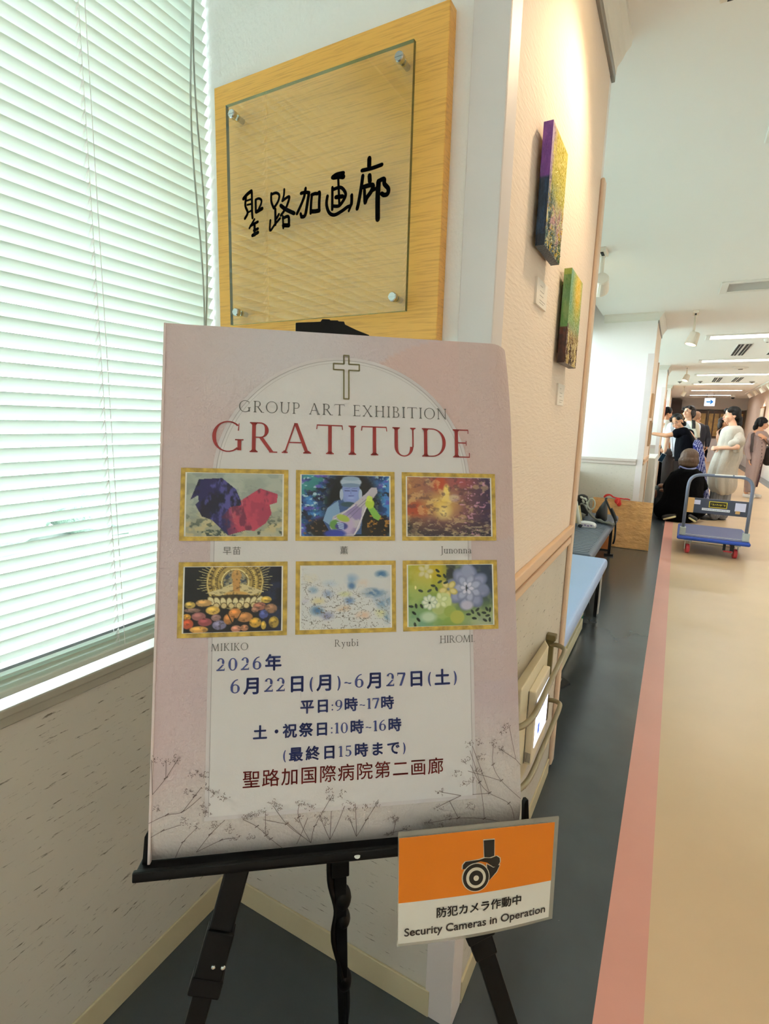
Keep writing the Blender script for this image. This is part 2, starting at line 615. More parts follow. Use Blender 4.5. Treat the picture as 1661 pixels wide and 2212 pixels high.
def blind(y0, y1, label, xb=-0.985, zlo=0.856, zhi=2.5, pitch=0.0235, tilt=54, detail=True):
    t = thing('venetian_blind', label, 'window blind', (xb, (y0 + y1) / 2, zlo))
    W = 0.0262
    a = math.radians(tilt)
    # cross-section of one slat: room edge raised, slightly crowned
    prof = []
    for k in range(5):
        s = (k / 4 - .5) * W
        bow = .0016 * (1 - (2 * s / W) ** 2)
        prof.append((s * math.cos(a) - bow * math.sin(a), s * math.sin(a) + bow * math.cos(a)))
    sl = MB()
    z = zhi - .05
    zs = []
    while z > zlo + .045:
        zs.append(z)
        z -= pitch
    zs += [zlo + .036, zlo + .028, zlo + .021]
    nseg = 10 if detail else 1
    lb = []
    for j, z in enumerate(zs):
        jig = rng.normal(0, .0004)
        rows = []
        for q in range(nseg + 1):
            y = y0 + (y1 - y0) * q / nseg
            w = rng.normal(0, .00035) if detail else 0
            rows.append([(xb + dx, y, z + dz + jig + w) for dx, dz in prof])
        k0 = len(sl.v)
        n = len(prof)
        sl.v += [p for r in rows for p in r]
        for q in range(nseg):
            for k in range(n - 1):
                sl.f.append((k0 + q * n + k, k0 + (q + 1) * n + k, k0 + (q + 1) * n + k + 1, k0 + q * n + k + 1))
                sl.mi.append(0)
    sl.build('slats', m_slat, t, smooth=True)
    r = MB()
    r.box((xb - .014, y0, zlo), (xb + .014, y1, zlo + .014))
    r.build('bottom_rail', m_slat, t, bevel=.003)
    r = MB()
    r.box((xb - .02, y0, zhi), (xb + .02, y1, zhi + .03))
    r.build('head_rail', m_white, t, bevel=.003)
    ny = max(2, int((y1 - y0) / .75))
    lad = [y0 + .17 + (y1 - y0 - .34 - .02) * k / (ny - 1) for k in range(ny)]
    if detail:
        lad[-1] = y1 - .285
        for ly in lad:
            l = MB()
            for s in (-1, 1):
                dx, dz = prof[0 if s < 0 else -1]
                l.tube([(xb + dx + s * .0008, ly, zlo + .01), (xb + dx + s * .0008, ly, zhi)], .0006, n=5)
            for z in zs:
                l.tube([(xb + prof[0][0], ly, z + prof[0][1]), (xb + prof[-1][0], ly, z + prof[-1][1] + .0012)], .0019, n=4)
                # white thick rungs paint in the bright nicks of light at the cord holes
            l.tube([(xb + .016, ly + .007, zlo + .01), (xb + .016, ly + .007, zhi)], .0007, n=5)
            l.build('ladder_cord', m_ladder, t)
        c = MB()
        for k, dy in enumerate((0, .012)):
            pts = [(xb + .024, y1 - .052 + dy + .01 * math.sin(q * .9 + k), zhi - (zhi - 1.05) * q / 14) for q in range(15)]
            c.tube(smooth_path(pts, 4), .0019, n=6)
        c.build('pull_cord', m_cord, t)
    return t
blind(-2.97, 0.928, 'pale green venetian blind behind the poster easel, nearest window')
blind(2.03, 6.42, 'pale venetian blind behind the benches, seen past the corner', detail=True, tilt=-6)
blind(7.65, 11.85, 'venetian blind beside the white-clothed table in the bay past the second pillar', detail=False, tilt=12)
blind(13.1, 17.45, 'farthest venetian blind along the corridor', detail=False, tilt=12)

# ------------------------------------------------------------------ ceiling fixtures
m_tube = mat('lit_tube', '#ffffff', emit=(1.0, 0.96, 0.93), estr=LAMP)
m_tube_dim = mat('dimmed_tube', '#ffffff', emit=(1.0, 0.96, 0.93), estr=LAMP * .06)
m_tube_off = mat('unlit_tube', '#c9c9c4', rough=0.3)
m_recess = mat('lamp_recess', '#dcdcda', rough=0.5)
names = ['behind the camera', 'just behind the camera', 'at the upper frame edge', 'unlit one with the dark recess, nearest in view', 'second in view along the corridor', 'third in view along the corridor',
         'fourth in view along the corridor', 'fifth in view along the corridor', 'sixth in view along the corridor', 'last one by the exit sign, added to brighten the name boards']
for k, y in enumerate(LAMPY):
    t = thing('ceiling_lamp', 'long recessed fluorescent ceiling lamp, ' + names[k], 'ceiling lamp', (0.92, y, ZC), 'recessed lamps across the corridor ceiling')
    h = MB()
    h.box((LX0 - .01, y - LH - .01, ZC + .1), (LX1 + .01, y + LH + .01, ZC + .11))
    for lo, hi in (((LX0 - .01, y - LH - .01, ZC), (LX0, y + LH + .01, ZC + .1)), ((LX1, y - LH - .01, ZC), (LX1 + .01, y + LH + .01, ZC + .1)),
                   ((LX0, y - LH - .01, ZC), (LX1, y - LH, ZC + .1)), ((LX0, y + LH, ZC), (LX1, y + LH + .01, ZC + .1))):
        h.box(lo, hi)
    h.build('housing', m_recess, t)
    r = MB()
    for lo, hi in (((LX0 - .055, y - LH - .055, ZC - .012), (LX0, y + LH + .055, ZC)), ((LX1, y - LH - .055, ZC - .012), (LX1 + .055, y + LH + .055, ZC)),
                   ((LX0, y - LH - .055, ZC - .012), (LX1, y - LH, ZC)), ((LX0, y + LH, ZC - .012), (LX1, y + LH + .055, ZC))):
        r.box(lo, hi)
    r.build('rim', m_white, t, bevel=.004)
    for dy in (-.07, .07):
        q = MB()
        q.tube([(LX0 + .04, y + dy, ZC + .068), (LX1 - .04, y + dy, ZC + .068)], .016, n=10)
        q.build('tube', m_tube_off if k == 3 else (m_tube_dim if k < 3 else m_tube), t)

m_slot = mat('vent_dark', '#15161a', rough=0.7)
for (x, y, lab) in ((.70, 9.84, 'first in view'), (1.18, 9.84, 'beside the first, at the picture edge'), (.70, 15.6, 'farther along, above the exit sign'), (1.12, 15.6, 'farther along, beside its twin')):
    t = thing('air_vent', 'white ceiling air vent with two dark slots, ' + lab, 'air vent', (x, y, ZC), 'slotted air vents in the ceiling')
    b = MB()
    b.box((x - .09, y - .68, ZC - .008), (x + .09, y + .68, ZC))
    b.build('frame', m_white, t, bevel=.002)
    for dx in (-.048, .048):
        s = MB()
        s.box((x + dx - .034, y - .66, ZC - .012), (x + dx + .034, y + .66, ZC - .0085))
        s.build('slot', m_slot, t)
        s = MB()
        s.box((x + dx - .003, y - .66, ZC - .014), (x + dx + .003, y + .66, ZC - .012))
        s.build('blade', m_white, t)
for (x, y, r, lab, nm, cat) in ((.911, 8.82, .045, 'small round smoke detector between the lit ceiling lamps', 'smoke_detector', 'smoke detector'), (.934, 12.6, .13, 'wide flat round ceiling speaker past the second air vent row', 'ceiling_speaker', 'speaker'),
                           (-.1, 16.1, .05, 'small dark sprinkler head above the far window bay', 'sprinkler_head', 'sprinkler'), (.363, 16.1, .05, 'small dark sprinkler head beside the far air vents', 'sprinkler_head', 'sprinkler'),
                           (1.49, 16.3, .06, 'small dark sprinkler head near the spotlight track', 'sprinkler_head', 'sprinkler'), (.947, 21.3, .06, 'small smoke detector just before the exit sign', 'smoke_detector', 'smoke detector')):
    t = thing(nm, lab, cat, (x, y, ZC))
    b = MB()
    b.loft([[(x + r * s * math.cos(a * PI / 8), y + r * s * math.sin(a * PI / 8), ZC - d) for a in range(16)] for s, d in ((1, 0), (1, .012), (.7, .03), (.25, .036))])
    b.build('housing', m_white if nm != 'sprinkler_head' else m_metal, t, smooth=False)
    b = MB()
    b.loft([[(x + r * .3 * math.cos(a * PI / 6), y + r * .3 * math.sin(a * PI / 6), ZC - .034 - d) for a in range(12)] for d in (0, .012)])
    b.build('sensor', m_blackm if nm == 'sprinkler_head' else m_metal, t)

# warm spotlights that light the pictures
m_bulb = mat('warm_bulb', '#ffffff', emit=(1.0, 0.72, 0.36), estr=30)
m_spot = mat('spot_body', '#e6ddcf', rough=0.4)
def spotlight(x, y, aim, lab, energy=SPOT, stem=.18, rad=.06, col=(1.0, .74, .47), size=66, on=True, rail=.075):
    z = ZC
    t = thing('spotlight', lab, 'spotlight', (x, y, z), 'warm spotlights along the ceiling')
    b = MB()
    b.box((x - .028, y - rail, z - .028), (x + .028, y + rail, z))
    b.build('base_plate', m_spot, t, bevel=.004)
    b = MB()
    b.box((x - .009, y - rail + .02, z - .034), (x + .009, y + rail - .012, z - .0285))
    b.build('slot', m_slot, t)
    s = MB()
    s.tube([(x, y + .03, z - .028), (x, y + .03, z - stem)], .012, n=10)
    s.build('stem', m_spot, t)
    d = (Vector(aim) - Vector((x, y, z - stem - .05))).normalized()
    c = Vector((x, y + .03, z - stem - .04))
    M = d.to_track_quat('Z', 'Y').to_matrix()
    h = MB()
    ring = lambda s_, r_: [c + M @ Vector((r_ * math.cos(k * PI / 10), r_ * math.sin(k * PI / 10), s_)) for k in range(20)]
    h.loft([ring(-.07, rad * .72), ring(-.06, rad * .82), ring(.05, rad), ring(.055, rad), ring(.055, rad * .86), ring(.03, rad * .7)], cap=True)
    h.build('head', m_spot, t, smooth=False)
    l = MB()
    l.loft([ring(.032, rad * .8), ring(.046, rad * .8)])
    l.build('bulb', m_bulb if on else m_white, t)
    if on:
        ld = bpy.data.lights.new('spot', 'SPOT')
        ld.energy = energy
        ld.color = col
        ld.spot_size = math.radians(size)
        ld.spot_blend = 0.85
        ld.shadow_soft_size = .03
        lo = bpy.data.objects.new('spot_lamp', ld)
        COL.objects.link(lo)
        lo.parent = t
        lo.location = c + d * .075 - Vector((x, y, z))
        lo.rotation_euler = d.to_track_quat('-Z', 'Y').to_euler()
    return t
spotlight(0.0, 1.50, (XC, 1.30, 1.55), 'warm ceiling spotlight over the two canvases, cut by the top edge of the picture', energy=SPOT, size=120, rail=.41, stem=.07)
spotlight(0.03, 6.55, (-.27, 6.42, 1.2), 'glowing warm spotlight above the blue platform trolley', stem=.235)
spotlight(0.025, 12.25, (-.3, 12.0, 1.3), 'yellow glowing spotlight at the third pillar, farther down the corridor')
spotlight(0.02, 17.9, (XC, 18.1, 1.7), 'small pale spotlight at the farthest pillar')
spotlight(-0.585, 4.1, (-1.0, 6.3, 1.3), 'white lit spotlight in the bench bay, half hidden by the corner', energy=SPOT * .7, col=(1, .88, .74))
# ------------------------------------------------------------------ lettering
CJK = {}
def cjk(ch, bold=0.0):
    d, bold = bold, 0.0
    key = (ch, d)
    if key not in CJK:
        cu = bpy.data.curves.new('glyph', 'FONT')
        cu.body = ch
        cu.offset = bold
        cu.resolution_u = 3
        o = bpy.data.objects.new('glyph', cu)
        COL.objects.link(o)
        bpy.context.view_layer.update()
        me = bpy.data.meshes.new_from_object(o.evaluated_get(bpy.context.evaluated_depsgraph_get()))
        vs_ = [(v.co.x, v.co.y) for v in me.vertices]
        fs_ = [tuple(p.vertices) for p in me.polygons]
        bpy.data.objects.remove(o)
        bpy.data.curves.remove(cu)
        bpy.data.meshes.remove(me)
        if d:
            n = len(vs_)
            sh = [(0, 0), (d, 0), (-d, 0), (0, d), (0, -d), (.7 * d, .7 * d), (-.7 * d, .7 * d)]
            fs_ = [tuple(i + n * k for i in f) for k in range(len(sh)) for f in fs_]
            vs_ = [(x + a, y + b) for a, b in sh for x, y in vs_]
        CJK[key] = (vs_, fs_)
    return CJK[key]

def arc(cx, cy, rx, ry, a0, a1, T, t, n=22):
    """stroke of an ellipse, thick at the sides and thin at top and bottom"""
    out, inn = [], []
    for k in range(n + 1):
        a = math.radians(a0 + (a1 - a0) * k / n)
        w = t + (T - t) * abs(math.cos(a)) ** 1.5
        out.append((cx + rx * math.cos(a), cy + ry * math.sin(a)))
        inn.append((cx + (rx - w) * math.cos(a), cy + (ry - (t + (w - t) * .2)) * math.sin(a)))
    return [[out[k], out[k + 1], inn[k + 1], inn[k]] for k in range(n)]

def serif_glyph(ch, T=.10, t=.032, s=.07):
    """polygons on a cap height of 1, and the advance width"""
    R = lambda x0, y0, x1, y1: [(x0, y0), (x1, y0), (x1, y1), (x0, y1)]
    def foot(x0, x1, y=0, e=s):
        up = 1 if y == 0 else -1
        return [R(x0 - e, min(y, y + up * t), x1 + e, max(y, y + up * t)),
                [(x0 - e * .6, y + up * t), (x1 + e * .6, y + up * t), (x1, y + up * (t + .05)), (x0, y + up * (t + .05))]]
    def stem(x, y0=0, y1=1, w=T, f=True, h=True):
        o = [R(x, y0, x + w, y1)]
        if f: o += foot(x, x + w, y0)
        if h:
            k = len(o)
            o += [R(x - s, y1 - t, x + w + s, y1), [(x, y1 - t - .05), (x + w, y1 - t - .05), (x + w + s * .6, y1 - t), (x - s * .6, y1 - t)]]
        return o
    D = lambda x0, y0, x1, y1, w: [[(x0, y0), (x0 + w, y0), (x1 + w, y1), (x1, y1)]]
    dot = lambda x, y, r: [[(x + r * math.cos(k * PI / 6), y + r * math.sin(k * PI / 6)) for k in range(12)]]
    th = max(t * 1.3, .04)
    if ch == 'G': return arc(.5, .5, .5, .515, 48, 312, T, t) + [R(.80, .05, .80 + T, .42), R(.72, .42 - t, .80 + T + .07, .42), [(.80, .70), (.84, .70), (.85, .95), (.83, .95)], R(.70, .07, .86, .10)], 1.0
    if ch == 'C': return arc(.5, .5, .5, .515, 48, 312, T, t), .92
    if ch == 'R': return stem(.1) + arc(.36, .74, .27, .26, -90, 90, T, t) + [R(.15, 1 - t, .36, 1), R(.15, .48, .36, .48 + t)] + D(.68, 0, .32, .50, T * 1.15) + [R(.66, 0, .92, t)], .88
    if ch == 'A': return D(.10, 0, .44, 1.02, th) + D(.80, 0, .42, 1.02, T) + [R(.24, .34, .74, .34 + t)] + foot(.10, .10 + th) + foot(.80, .80 + T), 1.0
    if ch == 'T': return stem(.40, h=False) + [R(.02, 1 - t, .88, 1), [(.02, 1), (.05, 1), (.03, .84), (0, .84)], [(.85, 1), (.88, 1), (.90, .84), (.87, .84)]], .9
    if ch == 'I': return stem(.1), .3
    if ch == 'U': return stem(.1, .32, f=False) + stem(.72, .32, w=th, f=False) + arc(.43, .33, .33, .345, 180, 360, T, t), .88
    if ch == 'D': return stem(.1) + arc(.38, .5, .50, .5, -90, 90, T, t) + [R(.15, 1 - t, .40, 1), R(.15, 0, .40, t)], .95
    if ch == 'E': return stem(.1) + [R(.15, 1 - t, .60, 1), R(.15, 0, .63, t), R(.15, .50, .52, .50 + t), R(.575, .85, .60, 1), R(.61, 0, .64, .17), R(.50, .43, .525, .60)], .68
    if ch == 'O': return arc(.5, .5, .5, .515, 0, 360, T, t, 36), 1.0
    if ch == 'P': return stem(.1) + arc(.36, .73, .27, .27, -90, 90, T, t) + [R(.15, 1 - t, .36, 1), R(.15, .46, .36, .46 + t)], .68
    if ch == 'X': return D(.70, 0, .06, 1, T) + D(.06, 0, .70, 1, th) + foot(.70, .80) + foot(.06, .06 + th) + foot(.06, .16, 1) + foot(.70, .74, 1), .9
    if ch == 'H': return stem(.1) + stem(.70) + [R(.15, .50, .75, .50 + t)], .92
    if ch == 'B': return stem(.1) + arc(.33, .75, .25, .25, -90, 90, T, t) + arc(.36, .26, .29, .26, -90, 90, T, t) + [R(.15, 1 - t, .34, 1), R(.15, .5, .36, .5 + t), R(.15, 0, .37, t)], .72
    if ch == 'N': return stem(.12, w=th, h=False) + stem(.76, w=th, f=False) + D(.76, 0, .06, 1, T) + foot(.08, .12, 1), .94
    if ch == 'M': return D(.08, 0, .16, 1, th) + D(.52, 0, .16, 1, T) + D(.52, 0, .88, 1, th) + D(.90, 0, .86, 1, T) + foot(.08, .12) + foot(.90, 1.0), 1.12
    if ch == 'K': return stem(.1) + D(.20, .45, .62, 1, th) + D(.64, 0, .26, .54, T) + foot(.64, .74) + foot(.62, .66, 1), .82
    if ch == 'J': return stem(.16, -.12, f=False) + arc(.05, -.12, .21, .14, -110, 0, T, t), .36
    x = .62
    if ch == 'n': return stem(.08, 0, x, h=False) + stem(.44, 0, x - .12, h=False) + arc(.30, x - .17, .24, .17, 0, 170, T, t) + [[(0, x - .05), (.1, x + .02), (.1, x - .1)]], .60
    if ch == 'u': return stem(.06, .16, x, f=False) + stem(.42, 0, x) + arc(.28, .17, .22, .18, 180, 350, T, t), .60
    if ch == 'o': return arc(.30, x / 2, .29, x / 2 + .01, 0, 360, T, t, 26), .60
    if ch == 'a': return stem(.34, 0, x - .14, h=False) + arc(.24, x - .16, .20, .16, 0, 160, T, t) + arc(.24, .18, .20, .18, 0, 360, T, t), .52
    if ch == 'i': return stem(.06, 0, x) + dot(.11, .88, .07), .26
    if ch == 'b': return stem(.06, 0, 1.05, f=False) + arc(.32, x / 2, .28, x / 2 + .01, 0, 360, T, t, 26), .64
    if ch == 'y': return D(.30, 0, .06, x, T) + D(.12, -.30, .46, x, th) + foot(.06, .16, x) + foot(.46, .5, x) + dot(.12, -.28, .06), .58
    q = .015
    if ch == '0': return arc(.33, .46, .33, .475, 0, 360, T * 1.5, t * 1.5, 30), .70
    if ch == '1': return stem(.12, 0, .95, w=T * 1.5, h=False) + [[(.12, .95), (.12, .84), (-.02, .80), (-.02, .84)]], .40
    if ch == '2': return arc(.30, .66, .28, .29, -35, 165, T * 1.6, t * 1.6) + D(.0, .02, .42, .46, T * 1.3) + [R(0, 0, .60, .10), R(.55, 0, .60, .18)], .64
    if ch == '5': return [R(.08, .84, .52, .95), R(.08, .5, .14, .9)] + arc(.24, .30, .33, .30, -140, 110, T * 1.6, t * 1.6), .62
    if ch == '6': return arc(.33, .31, .32, .315, 0, 360, T * 1.5, t * 1.5, 28) + arc(.56, .36, .56, .62, 95, 178, T * 1.5, t * 1.5), .68
    if ch == '7': return [R(0, .83, .60, .95), R(0, .72, .045, .95)] + D(.16, 0, .46, .86, T * 1.5), .62
    if ch == '9': return arc(.33, .63, .32, .315, 0, 360, T * 1.5, t * 1.5, 28) + arc(.10, .58, .56, .62, -85, -2, T * 1.5, t * 1.5), .68
    if ch == '(': return arc(.50, .38, .44, .66, 125, 235, T * 1.3, t, 14), .34
    if ch == ')': return arc(-.14, .38, .44, .66, -55, 55, T * 1.3, t, 14), .34
    if ch == '~': return arc(.16, .34, .15, .11, 10, 170, t * 2, t * 2, 12) + arc(.42, .40, .15, .11, 190, 350, t * 2, t * 2, 12), .60
    if ch == ':': return dot(.10, .10, .075) + dot(.10, .50, .075), .24
    if ch == '.': return dot(.08, .06, .06), .18
    return [], .34

def layout(mb, text, u0, u1, vb, h, P, kanji=1.25, T=.10, t=.032, bold=0.0, off=.0006, kshift=.12):
    """set text from u0 to u1 on baseline vb (mm) of surface P(u, v, off)"""
    items, tot = [], 0
    for ch in text:
        if ord(ch) > 255:
            w = kanji * h
            if ch == '・': w *= .8
            items.append((ch, w, True))
        else:
            w = serif_glyph(ch, T, t)[1] * h if ch != ' ' else .38 * h
            items.append((ch, w, False))
        tot += w
    gap = (u1 - u0 - tot) / max(1, len(items) - 1)
    u = u0
    for ch, w, k in items:
        if k:
            vs_, fs_ = cjk(ch, bold)
            sc = kanji * h
            mb.add([P(u + x * sc, vb - (y - .0) * sc + kshift * h * 0, off) for x, y in vs_], fs_)
        elif ch != ' ':
            for poly in serif_glyph(ch, T, t)[0]:
                mb.add([P(u + x * h, vb - y * h, off) for x, y in poly], [tuple(range(len(poly)))])
        u += w + gap

def ribbon(mb, pts, w, P, off=.0006, caps=True, taper=False):
    """flat stroke of width w (mm) through 2D points"""
    n = len(pts)
    L, Rr = [], []
    for i in range(n):
        a, b = pts[max(i - 1, 0)], pts[min(i + 1, n - 1)]
        dx, dy = b[0] - a[0], b[1] - a[1]
        l = math.hypot(dx, dy) or 1
        ww = w / 2
        if taper:
            ww *= .55 + .45 * math.sin(PI * min(1, (i + .6) / n))
        L.append((pts[i][0] - dy / l * ww, pts[i][1] + dx / l * ww))
        Rr.append((pts[i][0] + dy / l * ww, pts[i][1] - dx / l * ww))
    vs_ = [P(x, y, off) for x, y in L + Rr]
    mb.add(vs_, [(i, i + 1, n + i + 1, n + i) for i in range(n - 1)])
    if caps:
        for p in (pts[0], pts[-1]):
            mb.add([P(p[0] + w / 2 * .95 * math.cos(k * PI / 5), p[1] + w / 2 * .95 * math.sin(k * PI / 5), off) for k in range(10)], [tuple(range(10))])

def spline2(pts, n=5):
    return [(p.x, p.y) for p in smooth_path([(x, y, 0) for x, y in pts], n)]

# ------------------------------------------------------------------ painting with numpy (colour attributes)
def vnoise(U, V, f, seed, octaves=4, fy=None):
    r = np.random.default_rng(seed)
    out = np.zeros_like(U)
    amp, tot = 1.0, 0
    fy = fy or f
    for o in range(octaves):
        g = r.random((64, 64))
        x, y = U * f * 2 ** o, V * fy * 2 ** o
        xi, yi = np.floor(x).astype(int), np.floor(y).astype(int)
        a, b = x - xi, y - yi
        a, b = a * a * (3 - 2 * a), b * b * (3 - 2 * b)
        G = lambda i, j: g[i % 64, j % 64]
        out += amp * ((G(xi, yi) * (1 - a) + G(xi + 1, yi) * a) * (1 - b) + (G(xi, yi + 1) * (1 - a) + G(xi + 1, yi + 1) * a) * b)
        tot += amp
        amp *= .55
    return out / tot

class Paint:
    def __init__(self, nu, nv, box=(0, 0, 1, 1), base='#ffffff'):
        self.U, self.V = np.meshgrid(np.linspace(0, 1, nu), np.linspace(0, 1, nv))
        self.X = box[0] + self.U * (box[2] - box[0])
        self.Y = box[1] + self.V * (box[3] - box[1])
        self.nu, self.nv = nu, nv
        self.img = np.ones((nv, nu, 3)) * np.array(self.c(base))
    @staticmethod
    def c(h):
        return [int(h[i:i + 2], 16) / 255 for i in (1, 3, 5)]
    def put(self, mask, col):
        col = np.array(self.c(col)) if isinstance(col, str) else np.asarray(col)
        m = np.clip(mask, 0, 1)[..., None]
        self.img = self.img * (1 - m) + col * m
        return self
    def noise(self, f, seed, lo=.45, hi=.6, fy=None, oc=4):
        return np.clip((vnoise(self.U, self.V, f, seed, oc, fy) - lo) / (hi - lo), 0, 1)
    def ell(self, cx, cy, rx, ry, col, soft=.12, rot=0):
        a = math.radians(rot)
        dx, dy = self.X - cx, self.Y - cy
        x, y = dx * math.cos(a) + dy * math.sin(a), -dx * math.sin(a) + dy * math.cos(a)
        d = np.sqrt((x / rx) ** 2 + (y / ry) ** 2)
        return self.put((1 - d) / soft + .5, col)
    def ring(self, cx, cy, r, w, col, soft=4, k=1.0):
        d = np.abs(np.hypot(self.X - cx, (self.Y - cy) * k) - r)
        return self.put((w / 2 - d) / soft + .5, col)
    def line(self, x0, y0, x1, y1, w, col, soft=4):
        dx, dy = x1 - x0, y1 - y0
        t = np.clip(((self.X - x0) * dx + (self.Y - y0) * dy) / (dx * dx + dy * dy + 1e-9), 0, 1)
        d = np.hypot(self.X - x0 - t * dx, self.Y - y0 - t * dy)
        return self.put((w / 2 - d) / soft + .5, col)
    def poly_mask(self, pts):
        inside = np.zeros(self.X.shape, bool)
        n = len(pts)
        for i in range(n):
            x0, y0 = pts[i]
            x1, y1 = pts[(i + 1) % n]
            if y0 == y1: continue
            c = (y0 > self.Y) != (y1 > self.Y)
            inside ^= c & (self.X < (x1 - x0) * (self.Y - y0) / (y1 - y0) + x0)
        return inside.astype(float)
    def poly(self, pts, col):
        return self.put(self.poly_mask(pts), col)
    def lin(self):
        c = np.clip(self.img, 0, 1)
        return np.where(c <= .04045, c / 12.92, ((c + .055) / 1.055) ** 2.4).reshape(-1, 3)

def art_wings(nu, nv):
    p = Paint(nu, nv, (130, 105, 1280, 880), '#a9afa4')
    p.put(p.noise(4, 1), '#98a096').put(np.clip((p.V - .45) * 2.2, 0, .8) * (1 - .7 * p.noise(3, 2)), '#c2b183')
    p.put(p.noise(9, 3, .52, .6) * .5, '#7f8a86').put(p.noise(16, 31, .62, .68) * np.clip(p.V * 2 - 1, 0, 1), '#35443f')
    blue = [(272, 182), (545, 163), (715, 300), (775, 440), (785, 500), (650, 520), (700, 720), (830, 815), (630, 870), (440, 685), (315, 640), (235, 495), (275, 455), (265, 380), (175, 440)]
    red = [(775, 440), (1005, 285), (1222, 355), (1215, 460), (1125, 490), (1150, 600), (1080, 720), (945, 815), (825, 810), (640, 870), (540, 620), (560, 640), (650, 520), (780, 500)]
    b, r = p.poly_mask(blue), p.poly_mask(red)
    p.put(b, '#241f52').put(b * p.noise(10, 4, fy=4) * .9, '#100f28').put(b * p.noise(14, 5, .55, .66, fy=5) * .8, '#5a57a0')
    st = p.noise(8, 6, .46, .54, fy=5)
    zone = np.clip((p.X - 480) / 300, 0, 1)
    p.put(r * np.clip(st * zone + (p.X > 800), 0, 1), '#9c3650').put(r * p.noise(10, 7, .5, .6, fy=5) * .7 * zone, '#b9455a').put(r * p.noise(12, 8, .56, .66, fy=4) * .7, '#541f3c')
    return p
def art_lute(nu, nv):
    p = Paint(nu, nv, (165, 135, 1225, 880), '#1d3f77')
    p.put(p.noise(9, 11), '#3f7fc0').put(p.noise(13, 12, .55, .65), '#0d1830').put(p.noise(7, 13, .56, .64) * .8, '#3f8f86').put(p.noise(20, 14, .62, .68), '#a9c8d8').put(p.noise(11, 15, .6, .68) * .8, '#5d4bb0')
    p.ell(760, 480, 330, 480, '#0b0d12', .5).ell(1060, 780, 200, 160, '#15100c', .5).ell(420, 790, 170, 130, '#17120f', .5)
    p.put(p.noise(24, 16, .6, .66) * (p.Y > 620) * (p.X > 950), '#a3702c').put(p.noise(24, 17, .62, .68) * (p.Y > 680) * (p.X < 520), '#7b5a3f')
    p.poly([(420, 690), (470, 540), (560, 450), (700, 420), (830, 440), (900, 520), (880, 860), (520, 860)], '#3a5584')
    p.put(p.poly_mask([(420, 690), (470, 540), (600, 445), (640, 700), (520, 760)]), '#7d9cc0')
    p.ell(755, 350, 118, 150, '#7f93c8', .1).ell(755, 345, 88, 118, '#8797d2', .15).ell(755, 215, 130, 62, '#a9b9cc', .15).ell(755, 255, 118, 26, '#7288a8', .2).ell(755, 170, 105, 26, '#8fa5bd', .2)
    for x in (640, 870): p.ell(x, 370, 22, 70, '#aebbd2', .2)
    for x in (712, 800): p.line(x - 32, 322, x + 28, 324, 9, '#2a2f66').line(x - 34, 298, x + 30, 290, 5, '#3a4180')
    p.line(757, 310, 752, 358, 8, '#6674b4').line(728, 386, 788, 384, 9, '#41468a').ell(755, 412, 40, 14, '#98a6da', .4)
    p.ell(720, 490, 90, 30, '#2f4a55', .3)
    # lute
    p.poly([(540, 640), (700, 560), (930, 360), (1010, 275), (1070, 280), (1080, 340), (960, 500), (900, 640), (860, 780), (790, 875), (560, 875), (500, 770)], '#b9b3bf')
    p.put(p.poly_mask([(560, 650), (700, 580), (900, 420), (880, 640), (840, 780), (780, 860), (600, 860)]) * p.noise(9, 18), '#8d7fae')
    p.ell(700, 740, 90, 120, '#b8a6c8', .5).line(520, 700, 800, 500, 10, '#dcd9e2').line(800, 860, 960, 480, 10, '#e2dfe6').line(700, 640, 960, 410, 6, '#5b5670').line(740, 660, 980, 420, 5, '#5b5670')
    p.ell(660, 660, 80, 40, '#9fb24c', .3, 20).ell(560, 740, 60, 60, '#5f8f4a', .3).ell(640, 760, 75, 45, '#3b3f86', .3).ell(560, 850, 130, 50, '#2c3b96', .4)
    for k in range(4): p.line(590 + k * 8, 715 + k * 22, 665, 735 + k * 20, 13, '#aebfe2')
    # raised hand and arm
    p.poly([(960, 540), (1020, 500), (1120, 640), (1090, 690), (1030, 660)], '#77a646').ell(985, 480, 55, 62, '#a8c23f', .2)
    for k in range(4): p.line(945 + k * 20, 450, 960 + k * 16, 385 + abs(k - 1) * 9, 17, '#bfd052').line(955 + k * 20, 455, 970 + k * 16, 400, 3, '#4f6a1e')
    return p
def art_dawn(nu, nv):
    p = Paint(nu, nv, (155, 170, 1160, 880), '#8a5a52')
    p.put(np.clip((450 - p.X) / 420, 0, 1), '#b57b3e').put(np.clip((p.X - 760) / 350, 0, 1), '#3a2846').put(np.clip(1 - np.hypot((p.X - 800) / 260, (p.Y - 220) / 120), 0, 1), '#a04c50')
    p.ell(540, 235, 90, 110, '#b04a30', .9).ell(250, 560, 170, 80, '#a8492f', 1.0)
    p.put(np.clip((p.Y - 620) / 240, 0, 1) * .85, '#26222e').put(np.clip((300 - p.X) / 160, 0, 1) * np.clip((p.Y - 640) / 160, 0, 1), '#0d0e1a')
    p.put(np.clip(1.1 - np.hypot((p.X - 560) / 260, (p.Y - 500) / 190), 0, 1) * .95, '#d9b457').put(np.clip(1 - np.hypot((p.X - 590) / 130, (p.Y - 590) / 130), 0, 1), '#ead68a')
    p.ell(625, 330, 38, 75, '#e6c96f', .6).poly([(560, 460), (600, 370), (650, 370), (680, 470)], '#dfbf62').ell(720, 420, 62, 46, '#a88a86', .6)
    p.put(p.noise(12, 21, .55, .65) * .45, '#e2c98c').put(p.noise(14, 22, .56, .66) * .5, '#4a3238').put(p.noise(26, 23, .63, .68) * (p.X > 780) * .8, '#c48fa6').put(p.noise(20, 24, .6, .66, fy=40) * np.clip((p.Y - 640) / 100, 0, 1) * .6, '#c6b58f')
    return p
